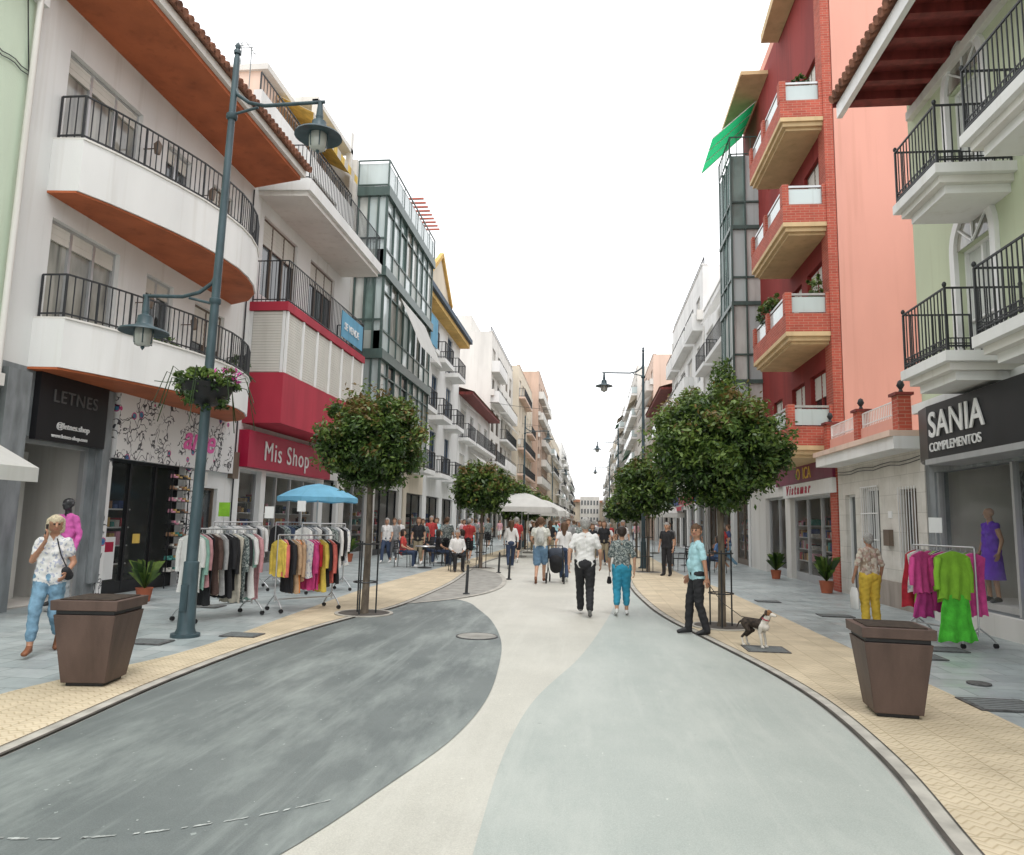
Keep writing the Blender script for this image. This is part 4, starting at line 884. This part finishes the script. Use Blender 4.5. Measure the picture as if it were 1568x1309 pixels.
p_grey=pat('cloth_grey_print',[(.06,.08,.08),(.35,.38,.36),(.12,.15,.15),(.22,.25,.24)],45); p_beige=pat('cloth_beige_print',[(.50,.44,.36),(.35,.27,.2),(.6,.55,.46),(.45,.32,.27)],22); p_white=pat('cloth_white_print',[(.66,.66,.64),(.7,.68,.66),(.40,.42,.50),(.66,.66,.64)],35)
brown=M('brown_leather',(.22,.08,.035),.5,.15,12); whitesh=M('white_shoe',(.7,.7,.68),.6,.05,12); blacksh=M('black_shoe',(.02,.02,.022),.5,.1,12)
def bagf(side,mat,w=.2,hh=.28):
    def f(ob,J):
        x,y,z=J['w'+side]; z-=.1; ob.tube('bag_handles',mat,[(x,y-.05,z-.12),(x,y,z+.0),(x,y+.05,z-.12)],.008,6)
        n=8; v=[];fc=[]
        for zz,k in ((z-.1,.6),(z-.2,1.0),(z-.1-hh,.95),(z-.12-hh,.6)):
            for i in range(n):
                a=2*math.pi*i/n; v.append((x+.05*k*math.cos(a)*(1+.1*math.sin(3*a)),y+w/2*k*math.sin(a),zz))
        for j in range(3):
            for i in range(n): fc.append((j*n+i,j*n+(i+1)%n,(j+1)*n+(i+1)%n,(j+1)*n+i))
        fc.append(tuple(range(n))); fc.append(tuple(range(3*n,4*n))); ob.add('bag',mat,v,fc,True)
    return f
def purse(ob,J):
    v,f=capsule((-.22,.10,.98),(-.20,.14,1.04),.06,.055,12); ob.add('purse',blk,v,f,True); ob.tube('purse_strap',blk,[(-.20,.12,1.08),(-.12,.13,1.25),(-.05,.08,1.45)],.008,6)
    ob.wbox('phone',black,.055,.07,.10,.17,1.50,1.63)
person('elderly_woman',(-6.33,7.99),R(205),'walk',1.60,SK2,H_blond,'bob',p_white,.55,jeans,.86,brown,True,hy=R(20),hp=R(-12),ov=dict(eR=(.22,.02,1.16),wR=(.05,.19,1.42),hR=(-.02,-.01,.1),eL=(-.24,-.04,1.14),wL=(-.2,.16,1.0)),extras=purse)
person('elderly_man',(-.10,13.18),0,'walk2',1.74,SK,H_grey,'short',w_shirt,.7,blk,1.0,M('grey_shoe',(.2,.2,.2),.6,.1,10),loose=1.08,face=False,ov=dict(eR=(.27,-.02,1.15),wR=(.28,.1,.92),eL=(-.28,-.08,1.15),wL=(-.29,-.1,.9)))
person('strolling_woman',(.56,13.38),0,'walk',1.60,SK,H_dark,'short',p_grey,.9,turq,.82,whitesh,True,loose=1.12,belly=.02,ov=dict(kR=(.09,.10,.52),aR=(.10,.10,.1),tR=(.11,.25,.04),kL=(-.09,.02,.5),aL=(-.10,-.12,.13),tL=(-.11,.01,.04)),extras=bagf('L',blk,.16,.12))
person('dog_walker_man',(1.62,11.44),R(98),'stand',1.66,SK2,H_brown,'short',cyanp,.7,blk,1.0,blacksh,hy=R(55),belly=.03,ov=dict(kR=(.09,.10,.50),aR=(.09,.12,.09),tR=(.10,.28,.035),kL=(-.09,.0,.5),aL=(-.1,-.12,.09),tL=(-.1,.03,.035),eL=(-.25,-.05,1.14),wL=(-.26,-.08,.89),eR=(.25,-.06,1.15),wR=(.22,.08,.9)))
person('shopper_with_bag',(4.75,13.12),R(12),'stand',1.58,SK2,H_grey,'short',p_beige,.9,yell,1.0,blacksh,True,loose=1.2,belly=.03,extras=bagf('L',M('white_plastic',(.75,.75,.74),.4,.05,5),.26,.38),ov=dict(eL=(-.26,-.02,1.14),wL=(-.30,.03,.92)))
def backpack(ob,J):
    v,f=capsule((0,-.17,1.12),(0,-.17,1.34),.12,.10,14); ob.add('backpack',cloth('grey_pack',(.5,.5,.47)),v,f,True); v,f=capsule((0,-.25,1.12),(0,-.25,1.18),.07,.06,12); ob.add('backpack_pocket',cloth('grey_pack2',(.35,.36,.34)),v,f,True)
person('backpacker_father',(-1.35,19.6),R(0),'walk',1.78,SK,H_brown,'short',cloth('offwhite_tee',(.62,.62,.56)),.5,cloth('blue_shorts',(.14,.24,.36)),.42,brown,extras=backpack,loose=1.1,face=False,ov=dict(eR=(.25,.02,1.16),wR=(.22,.26,1.05),eL=(-.25,.02,1.16),wL=(-.2,.28,1.05)))
person('mother_walking',(-.75,20.6),0,'walk2',1.66,SK,H_brown,'long',w_shirt,.5,djeans,1,whitesh,True,face=False,voxel=.016)
person('young_woman',(-2.79,25.4),R(10),'walk',1.68,SK,H_brown,'long',w_shirt,1.6,djeans,1.0,whitesh,True,face=False,voxel=.016)
person('waiter',(2.45,24.0),R(150),'stand',1.72,SK,H_grey,'short',blk,.6,blk,1.0,blacksh,voxel=.016)
b=O('baby_stroller'); x,y=-.95,20.0
for dx,dy,r in ((-.24,-.25,.13),(.24,-.25,.13),(-.18,.4,.10),(.18,.4,.10)):
    pts=[(x+dx,y+dy+r*math.cos(k*math.pi/8),r+.012+r*math.sin(k*math.pi/8)) for k in range(17)]; b.tube('wheels',black,pts,.02,6)
    for k in range(0,8): b.bar('spokes',alu,(x+dx,y+dy,r+.012),pts[k*2],.006)
for sx_ in (-.22,.22):
    b.tube('frame',rail,[(x+sx_,y-.25,.14),(x+sx_,y+.1,.45),(x+sx_*.9,y-.15,.75),(x+sx_*.9,y-.45,1.02)],.013,6); b.tube('frame',rail,[(x+sx_,y+.1,.45),(x+sx_*.8,y+.4,.12)],.013,6)
b.tube('handle',rail,[(x-.2,y-.45,1.02),(x+.2,y-.45,1.02)],.015,6)
v,f=capsule((x,y+.15,.42),(x,y-.12,.62),.17,.18,14); b.add('seat',blk,v,f,True); v,f=capsule((x-.06,y-.05,.78),(x+.06,y-.05,.78),.18,.18,14); b.add('canopy',cloth('navy_canopy',(.05,.06,.08)),v,f,True); b.done()
# dog
tan=M('dog_brindle_coat',(.045,.032,.024),.8,.4,25,.4,80,grime=False); dw=M('dog_white_coat',(.66,.62,.56),.8,.08,20,.4,80,grime=False); dtan=M('dog_tan_coat',(.26,.12,.05),.8,.2,20,grime=False)
P=[((0,.08,.34),(0,-.04,.350),.085,.070,tan),((0,-.04,.35),(0,-.17,.36),.068,.064,tan),((0,.13,.33),(0,.16,.31),.080,.064,dw),((0,.10,.285),(0,.0,.30),.055,.045,dw),((0,.15,.38),(0,.21,.47),.058,.046,dw),((0,.12,.41),(0,.165,.48),.05,.036,tan),
 ((0,.21,.515),(0,.225,.52),.052,.05,dtan),((0,.255,.505),(0,.33,.49),.033,.020,dw),((0,.335,.495),(0,.34,.493),.012,.012,blk)]
for sd in (1,-1):
    P+=[((sd*.052,.13,.32),(sd*.055,.10,.22),.042,.027,dw),((sd*.055,.10,.22),(sd*.055,.125,.11),.024,.017,dw),((sd*.055,.125,.11),(sd*.055,.13,.03),.017,.016,dw),((sd*.055,.13,.02),(sd*.055,.16,.018),.019,.017,dw),
        ((sd*.05,-.16,.34),(sd*.06,-.09,.235),.058,.036,tan),((sd*.06,-.09,.235),(sd*.06,-.205,.13),.031,.018,tan),((sd*.06,-.205,.13),(sd*.06,-.185,.03),.016,.015,dw),((sd*.06,-.185,.02),(sd*.06,-.155,.018),.018,.016,dw),
        ((sd*.04,.20,.555),(sd*.062,.205,.53),.016,.02,tan),((sd*.062,.205,.53),(sd*.068,.22,.49),.018,.010,tan),((sd*.035,.235,.53),(sd*.03,.245,.53),.014,.012,tan)]
P+=[((0,-.225,.37),(0,-.29,.33),.018,.013,tan),((0,-.29,.33),(0,-.33,.25),.013,.008,tan)]
db=O('dog'); me=remesh_body(P,.0085,2)
for sd in (1,-1): v,f=capsule((sd*.028,.262,.527),(sd*.028,.263,.527),.007,.007,8); db.add('eyes',eye,v,f,True)
pts=[(.060*math.cos(k*math.pi/8),.175+.05*math.sin(k*math.pi/8),.43-.02*math.sin(k*math.pi/8)) for k in range(17)]; db.tube('collar',signred,pts,.008,6)
db.done(); o=bpy.data.objects.new('body',me); sc.collection.objects.link(o); o.parent=db.e; db.e.location=(2.25,10.4,.026); db.e.rotation_euler=(0,0,R(-134)); db.e.scale=(.9,.9,.9)
b=O('dog_lead'); b.tube('cord',blk,[(1.74,11.2,.80),(1.9,10.95,.55),(2.1,10.6,.40),(2.34,10.32,.40)],.005,5); b.done()
# mannequins
mblack=M('mannequin_black',(.03,.03,.032),.35,.05,5); pinkt=cloth('pink_top',(.62,.12,.40)); grl=cloth('grey_leggings',(.3,.32,.33)); purple=cloth('purple_dress',(.16,.04,.55)); lime=cloth('lime',(.20,.42,.03))
person('shop_mannequin',(-8.75,11.3),R(170),'stand',1.8,mblack,None,'short',pinkt,1.9,grl,1.0,mblack,True,face=False,ground=.09,ov=dict(eR=(.24,-.05,1.15),wR=(.2,.1,.95)),extras=lambda ob,J:ob.lathe('stand',alu,[(.2,-.0),(.2,.02),(0,.03)],(0,0,-.06),16))
def dress(ob,J):
    ob.lathe('skirt',purple,[(.125,1.0),(.17,.85),(.19,.6),(.21,.42),(.2,.42),(.1,.9)],(0,0,0),18)
person('shop_mannequin',(6.85,13.35),R(100),'stand',1.62,M('mannequin_tan',(.45,.25,.15),.5,.05,5),None,'short',purple,.1,purple,.3,mblack,True,face=False,ground=.46,extras=dress)
person('shop_mannequin',(6.9,11.6),R(90),'stand',1.62,M('mannequin_tan2',(.5,.3,.2),.5,.05,5),None,'short',cloth('lilac_top',(.45,.35,.65)),.6,purple,.9,mblack,True,face=False,ground=.46)
# crowd
var=[]
cr=random.Random(5)
TOPS=[w_shirt,cloth('red_top',(.45,.05,.05)),blk,cloth('navy_top',(.05,.07,.16)),cloth('pink_tee',(.62,.35,.38)),cloth('grey_tee',(.3,.3,.3)),cyanp,p_grey]
BOT=[djeans,blk,khaki,jeans,cloth('white_trousers',(.65,.64,.6)),cloth('grey_trousers',(.18,.18,.19))]
for k in range(8):
    fe=k%2==0
    e=person('pedestrian',(cr.uniform(-2.5,.8),29+k*1.8),R(0 if k%3 else 180),['walk','walk2','stand'][k%3],cr.uniform(1.6,1.78),SK,cr.choice([H_brown,H_dark,H_grey]),'long' if fe else 'short',TOPS[k],.6,BOT[k%6],[1,.4,.8][k%3],whitesh,fe,face=k%3==0,voxel=.022,detail=k<4); var.append(e)
for k in range(105):
    y=26+72*cr.random()**1.5; x=cr.uniform(-3.6,1.4) if k%3 else cr.choice([cr.uniform(-8,-4.5),cr.uniform(-8,-4.5),cr.uniform(2.8,5.8)])
    dup(cr.choice(var),(x,y),cr.choice([0,math.pi,cr.uniform(0,6.28)]),cr.uniform(.95,1.05))
def chair(x,y,rot,mat=None):
    mat=mat or rail; b=O('cafe_chair'); 
    for px,py in ((-.2,-.2),(.2,-.2),(-.2,.2),(.2,.2)): b.tube('legs',mat,[(px*1.1,py*1.1,0),(px,py,.44)],.013,6)
    b.wbox('seat',mat,-.22,.22,-.22,.22,.44,.47)
    for px in (-.2,.2): b.tube('backrest',mat,[(px,-.2,.45),(px,-.26,.88)],.013,6)
    for z in (.6,.68,.76,.85): b.wbox('backrest_slats',mat,-.2,.2,-.265,-.235,z,z+.04)
    for px in (-.24,.24): b.tube('armrests',mat,[(px,-.22,.64),(px,.18,.64),(px,.2,.44)],.012,6)
    b.done(); b.e.location=(x,y,.012); b.e.rotation_euler=(0,0,rot)
def table(x,y):
    b=O('cafe_table'); b.lathe('top',alu,[(0,.72),(.34,.72),(.35,.74),(.34,.755),(0,.755)],(x,y,0),20); b.tube('column',rail,[(x,y,.03),(x,y,.72)],.03,8); b.lathe('base',rail,[(.24,.012),(.24,.03),(.04,.06)],(x,y,0),16); b.done()
for (x,y,r_) in [(-4.3,23.2,R(200)),(-5.4,25.5,R(-60)),(-6.4,24.4,R(-90)),(-6.3,27,R(-90)),(-5.6,28.5,R(0)),(-4.9,30,R(100)),(-6.8,31,R(-90)),(-6,33,R(0)),(3.2,26.5,R(60)),(4.0,28,R(180)),(4.4,26,R(60)),(3.1,30,R(90)),(-5,35,R(20)),(-6.5,37,R(90)),(-4.9,27.4,R(90)),(-6.5,29.4,R(-70))]:
    chair(x,y,r_)
for p in [(-5.6,24.3),(-5.6,27.2),(-5.7,30.2),(-5.7,33.5),(3.8,27),(3.9,30.5)]: table(*p)
s1=person('seated_customer',(-4.3,23.25),R(200),'sit',1.72,SK,H_grey,'short',w_shirt,1.6,blk,1.0,blacksh,voxel=.016,hy=R(20)); s1.location.z=.012-.43*s1.scale[0]+0.02
for (x,y,r_,t) in [(-6.4,24.4,R(-90),cloth('red2',(.5,.06,.05))),(-5.4,25.5,R(-60),blk),(-6.3,27,R(-90),w_shirt),(4.4,26,R(60),cloth('blue2',(.1,.2,.4))),(-4.9,27.4,R(90),cloth('grey_tee',(0,0,0))),(-4.9,30,R(100),cyanp)]:
    s=person('seated_customer',(x,y),r_,'sit',1.68,SK,H_dark,'bob',t,.6,djeans,1,whitesh,True,voxel=.02); s.location.z=.012-.43*s.scale[0]+.02
def parasol(x,y,r,z,mat,n=8,name='parasol',drop=.12,rise=.35):
    b=O(name); b.tube('pole',alu,[(x,y,.01),(x,y,z+rise)],.02,8); b.lathe('base',m_lens,[(.25,.012),(.25,.07),(.05,.1)],(x,y,0),16)
    v=[(x,y,z+rise)]; 
    for j,(k,zz) in enumerate(((.35,z+rise*.80),(.7,z+rise*.45),(1,z),(1,z-drop))):
        for i in range(n*2):
            a=math.pi*i/n+(math.pi/4 if n==4 else 0); kk=k*(1 if i%2==0 else (.955 if n>4 else .72)); v.append((x+r*kk*math.cos(a),y+r*kk*math.sin(a),zz+(0 if i%2==0 else (.0 if j<3 else .03))))
    m=n*2; f=[(0,1+i,1+(i+1)%m) for i in range(m)]
    for j in range(3):
        for i in range(m): f.append((1+j*m+i,1+(j+1)*m+i,1+(j+1)*m+(i+1)%m,1+j*m+(i+1)%m))
    b.add('canopy',mat,v,f)
    for i in range(n): a=2*math.pi*i/n+(math.pi/4 if n==4 else 0); b.bar('ribs',alu,(x,y,z+rise-.05),(x+r*math.cos(a)*.97,y+r*math.sin(a)*.97,z-.02),.008)
    b.done()
parasol(-6.75,17.3,1.02,2.12,bluefab,8,'beach_umbrella')
for (x,y) in [(-3.2,33.5),(-3.3,38),(-3.0,43),(-4.3,47),(-3.0,51),(3.6,42)]: parasol(x,y,2.1,2.3,whitefab,4,'cafe_parasol',.25,.7)
# ---------------------------------------------------------------- clothes racks
def garment(b,c,ang,w,L_,mat,seed,kind='top',part='garments'):
    g=random.Random(seed); ux,uy=math.cos(ang),math.sin(ang); nx,ny=-uy,ux
    nu,nv=14,12; V=[];F=[]; ph=g.random()*6
    for side in (1,-1):
        for j in range(nv):
            t=j/(nv-1)
            for i in range(nu):
                u=i/(nu-1)*2-1
                if kind=='dress': hw=w*(.36+t*.22)
                else: hw=w*(.5-.05*math.sin(t*3.1))
                z=c[2]-.05-t*L_-(abs(u)**1.5)*.07*(1-t)+(.015*math.sin(u*9+ph) if j==nv-1 else 0)
                th=.008+.018*math.sin(math.pi*(u+1)/2)
                X=u*hw*(1+.03*math.sin(t*9+ph)); dn=side*th+.012*math.sin(t*4+ph)+.024*t*math.sin(u*8+ph+t*1.5)
                V.append((c[0]+ux*X+nx*dn,c[1]+uy*X+ny*dn,z))
    for s_ in (0,1):
        o_=s_*nu*nv
        for j in range(nv-1):
            for i in range(nu-1): F.append((o_+j*nu+i,o_+j*nu+i+1,o_+(j+1)*nu+i+1,o_+(j+1)*nu+i))
    o_=nu*nv
    for j in range(nv-1): F.append((j*nu,o_+j*nu,o_+(j+1)*nu,(j+1)*nu)); F.append((j*nu+nu-1,(j+1)*nu+nu-1,o_+(j+1)*nu+nu-1,o_+j*nu+nu-1))
    for i in range(nu-1): F.append(((nv-1)*nu+i,(nv-1)*nu+i+1,o_+(nv-1)*nu+i+1,o_+(nv-1)*nu+i)); F.append((i,i+1,o_+i+1,o_+i))
    b.add(part,mat,V,F,True)
    if kind=='top' and g.random()<.75:
        for sd in (1,-1):
            p0=(c[0]+ux*sd*w*.44,c[1]+uy*sd*w*.44,c[2]-.14); p1=(c[0]+ux*sd*w*.54,c[1]+uy*sd*w*.54,c[2]-.35); p2=(c[0]+ux*sd*w*.53,c[1]+uy*sd*w*.53,c[2]-.5-.2*g.random())
            b.tube(part,mat,[p0,p1,p2],[.045,.042,.036],8)
    b.tube('hangers',alu,[(c[0]-ux*w*.4,c[1]-uy*w*.4,c[2]-.1),(c[0],c[1],c[2]-.03),(c[0]+ux*w*.4,c[1]+uy*w*.4,c[2]-.1)],.006,5); b.tube('hangers',alu,[(c[0],c[1],c[2]-.03),(c[0],c[1],c[2]+.03)],.004,5)
def rack(x,y,ang,L_,h,cols,seed,n=14,lens=(.6,.85),dresses=0):
    b=O('clothes_rack'); g=random.Random(seed); dx,dy=math.cos(ang),math.sin(ang); px,py=-dy,dx
    E=[(x-dx*L_/2,y-dy*L_/2),(x+dx*L_/2,y+dy*L_/2)]
    for ex,ey in E:
        b.tube('frame',alu,[(ex,ey,.18),(ex,ey,h)],.014,8); b.tube('frame',alu,[(ex-px*.26,ey-py*.26,.10),(ex-px*.2,ey-py*.2,.16),(ex,ey,.3),(ex+px*.2,ey+py*.2,.16),(ex+px*.26,ey+py*.26,.10)],.013,8)
        for s_ in (-1,1):
            cx_,cy_=ex+s_*px*.26,ey+s_*py*.26; b.tube('castors',black,[(cx_-px*.02,cy_-py*.02,.05),(cx_+px*.02,cy_+py*.02,.05)],.035,10); b.tube('castors',alu,[(cx_,cy_,.05),(cx_,cy_,.11)],.012,6)
    b.tube('frame',alu,[(*E[0],h),(*E[1],h)],.014,8); b.tube('frame',alu,[(*E[0],.22),(*E[1],.22)],.012,8)
    for k in range(n):
        t=(k+.5)/n; c=(E[0][0]+(E[1][0]-E[0][0])*t,E[0][1]+(E[1][1]-E[0][1])*t,h-.03)
        kind='dress' if g.random()<dresses else 'top'; garment(b,c,ang+math.pi/2+g.uniform(-.25,.25),g.uniform(.36,.47),g.uniform(*lens),cols[k%len(cols)] if g.random()<.7 else g.choice(cols),seed*50+k,kind)
    b.done()
cG=lambda n,c:cloth('g_'+n,c,.15,9)
setA=[w_shirt,cG('mint',(.3,.5,.42)),cG('pink',(.55,.28,.30)),blk,cG('brown',(.1,.06,.05)),p_beige,cG('grey',(.38,.38,.38)),blk,cG('navy',(.06,.08,.2)),cG('cream',(.6,.55,.46)),p_grey,blk]
setB=[cG('orange',(.66,.14,.05)),cG('coral',(.7,.17,.14)),blk,cG('lime2',(.33,.5,.08)),cG('orange2',(.62,.2,.05)),cG('tanb',(.5,.33,.2)),p_white,cG('hotpink',(.58,.06,.22)),blk,cG('red3',(.46,.02,.03)),cG('yellowb',(.7,.54,.1))]
setC=[w_shirt,p_grey,cG('grey2',(.3,.32,.34)),w_shirt,blk,p_white]
setD=[cG('hotpink2',(.62,.07,.27)),lime,p_white,cG('red4',(.5,.03,.05)),lime,cG('magenta',(.5,.05,.25)),blk,lime]
rack(-5.9,11.2,R(68),1.3,1.42,setA,1,15,(.8,1.12)); rack(-5.05,12.55,R(50),1.1,1.32,setB,2,14,(.6,.95)); rack(-7.4,14.6,R(80),1.6,1.5,setC,3,14,(.6,.9)); rack(-7.1,17.0,R(75),1.6,1.5,[blk,p_grey,setC[2],djeans],4,14,(.8,1.1)); rack(-5.9,15.6,R(60),1.2,1.5,setC,6,12,(.7,.9))
rack(5.3,11.7,R(105),1.25,1.42,setD,5,12,(.6,.9),.3)
b=O('dress_on_display'); garment(b,(5.05,10.85,1.42),R(10),.46,.66,lime,901,'top'); garment(b,(5.07,10.87,.84),R(10),.50,.66,cG('neon_green',(.08,.50,.04)),902,'dress'); b.done()
b=O('dress_on_display'); garment(b,(4.8,11.25,1.4),R(30),.4,.6,setD[0],903,'top'); garment(b,(4.83,11.3,.85),R(30),.42,.4,setD[5],904,'dress'); b.done()
for (x,y,z,m) in [(-5.7,10.75,1.62,lime),(5.0,11.2,1.62,whiteframe),(-6.0,14.5,1.75,whiteframe),(-6.0,13.0,1.6,whiteframe)]:
    b=O('price_sign'); b.tube('stick',alu,[(x,y,z-.25),(x,y,z)],.006,5); b.wbox('card',m,x-.09,x+.09,y-.006,y+.006,z,z+.22); b.done()
def pot(x,y,s=1.0):
    b=O('potted_plant'); b.lathe('pot',M('terracotta_pot',(.42,.12,.06),.7,.1,5),[(0,.012),(.11*s,.012),(.15*s,.25*s),(.16*s,.26*s),(.13*s,.26*s),(0,.22*s)],(x,y,0),16)
    g=random.Random(int(x*10))
    for k in range(40):
        a=g.uniform(0,6.28); L_=g.uniform(.25,.7)*s; r_=g.uniform(.08,.35)*s; d=(math.cos(a),math.sin(a)); pr=(-d[1]*.022*s,d[0]*.022*s)
        p=[(x,y,.24*s),(x+d[0]*r_*.5,y+d[1]*r_*.5,.24*s+L_*.75),(x+d[0]*r_,y+d[1]*r_,.24*s+L_*.8)]
        b.add('fronds',[LEAFY,LEAFL,LEAFD][k%3],[(p[0][0]-pr[0]*.4,p[0][1]-pr[1]*.4,p[0][2]),(p[0][0]+pr[0]*.4,p[0][1]+pr[1]*.4,p[0][2]),(p[1][0]+pr[0],p[1][1]+pr[1],p[1][2]),(p[2][0],p[2][1],p[2][2]),(p[1][0]-pr[0],p[1][1]-pr[1],p[1][2])],[(0,1,2,3,4)])
    b.done()
pot(-8.3,12.9,1.0); pot(6.0,19.5,1.2); pot(5.9,24.2,1.1); pot(-9.0,26.4,1.2)
b=O('balcony_plants'); leaves(b,'foliage',[LEAFD,LEAFL,LEAFY],(5.55,22.6,8.35),(.35,1.1,.5),1400,.07,21,clumps=20); leaves(b,'foliage',[LEAFL,LEAFY],(6.2,20.3,8.35),(.25,.2,.45),400,.06,22,clumps=8); leaves(b,'foliage',[LEAFD,LEAFL],(6.0,20.4,14.6),(.3,.3,.3),300,.07,23,clumps=8); b.done()
b=O('balcony_plants'); leaves(b,'foliage',[LEAFD,LEAFL],(-8.9,16.9,5.3),(.3,.5,.4),600,.055,24,clumps=10); leaves(b,'foliage',[LEAFL,LEAFY],(-8.6,13.2,5.15),(.12,.7,.18),300,.05,25,clumps=8); b.done()
for (x,y) in [(-2.75,16.15),(-2.3,20.6),(-2.9,23)]:
    b=O('bollard'); b.tube('post',rail,[(x,y,0),(x+.02,y,.62),(x+.02,y,.66)],[.035,.03,.02],10); b.lathe('base',rail,[(.08,.012),(.08,.03),(.03,.05)],(x,y,0),12); b.done()
for (y,z) in [(62,12),(90,14)]:
    b=O('overhead_cable'); pts=[(-9+15.5*k/12,y+2*k/12,z-.6*math.sin(math.pi*k/12)) for k in range(13)]; b.tube('wire',rail,pts,.02,4); b.done()

# ---------------------------------------------------------------- camera, light
cd=bpy.data.cameras.new('camera'); cam=bpy.data.objects.new('camera',cd); sc.collection.objects.link(cam); sc.camera=cam
cd.sensor_fit='HORIZONTAL'; cd.sensor_width=36; cd.lens=1100/1568*36; cd.clip_end=2000; cd.clip_start=.05
cam.matrix_world=Matrix.Translation((0,0,1.65))@Matrix.Rotation(R(6.394),4,'Z')@Matrix.Rotation(R(90+7.422),4,'X')@Matrix.Rotation(R(1.3),4,'Z')
w=bpy.data.worlds.new('World'); sc.world=w; w.use_nodes=True; N=w.node_tree.nodes; L=w.node_tree.links
bg=N['Background']; sky=N.new('ShaderNodeTexSky'); sky.sky_type='NISHITA'; sky.sun_disc=False; sky.sun_elevation=R(62); sky.sun_rotation=R(200)
L.new(sky.outputs[0],bg.inputs[0]); bg.inputs[1].default_value=.13
bg2=N.new('ShaderNodeBackground'); tc=N.new('ShaderNodeTexCoord'); nz=N.new('ShaderNodeTexNoise'); nz.inputs['Scale'].default_value=2.2; nz.inputs['Detail'].default_value=5
mp=N.new('ShaderNodeMapping'); mp.inputs['Scale'].default_value=(1,1,2.5); L.new(tc.outputs['Generated'],mp.inputs[0]); L.new(mp.outputs[0],nz.inputs['Vector'])
rp=N.new('ShaderNodeValToRGB'); rp.color_ramp.elements[0].color=(.94,.95,.965,1); rp.color_ramp.elements[1].color=(1,1,1,1); rp.color_ramp.elements[0].position=.3; rp.color_ramp.elements[1].position=.6
L.new(nz.outputs[0],rp.inputs[0]); L.new(rp.outputs[0],bg2.inputs[0]); bg2.inputs[1].default_value=1.85
ms=N.new('ShaderNodeMixShader'); ms.inputs[0].default_value=.9; L.new(bg.outputs[0],ms.inputs[1]); L.new(bg2.outputs[0],ms.inputs[2]); L.new(ms.outputs[0],N['World Output'].inputs[0])
sl=bpy.data.lights.new('sun','SUN'); sl.energy=1.4; sl.angle=R(20); sl.color=(1,.98,.95); so=bpy.data.objects.new('sun',sl); sc.collection.objects.link(so)
so.rotation_euler=(R(28),0,R(200)-math.pi) ; so.location=(0,0,30)
sc.view_settings.view_transform='Standard'; sc.view_settings.look='None'; sc.view_settings.exposure=0
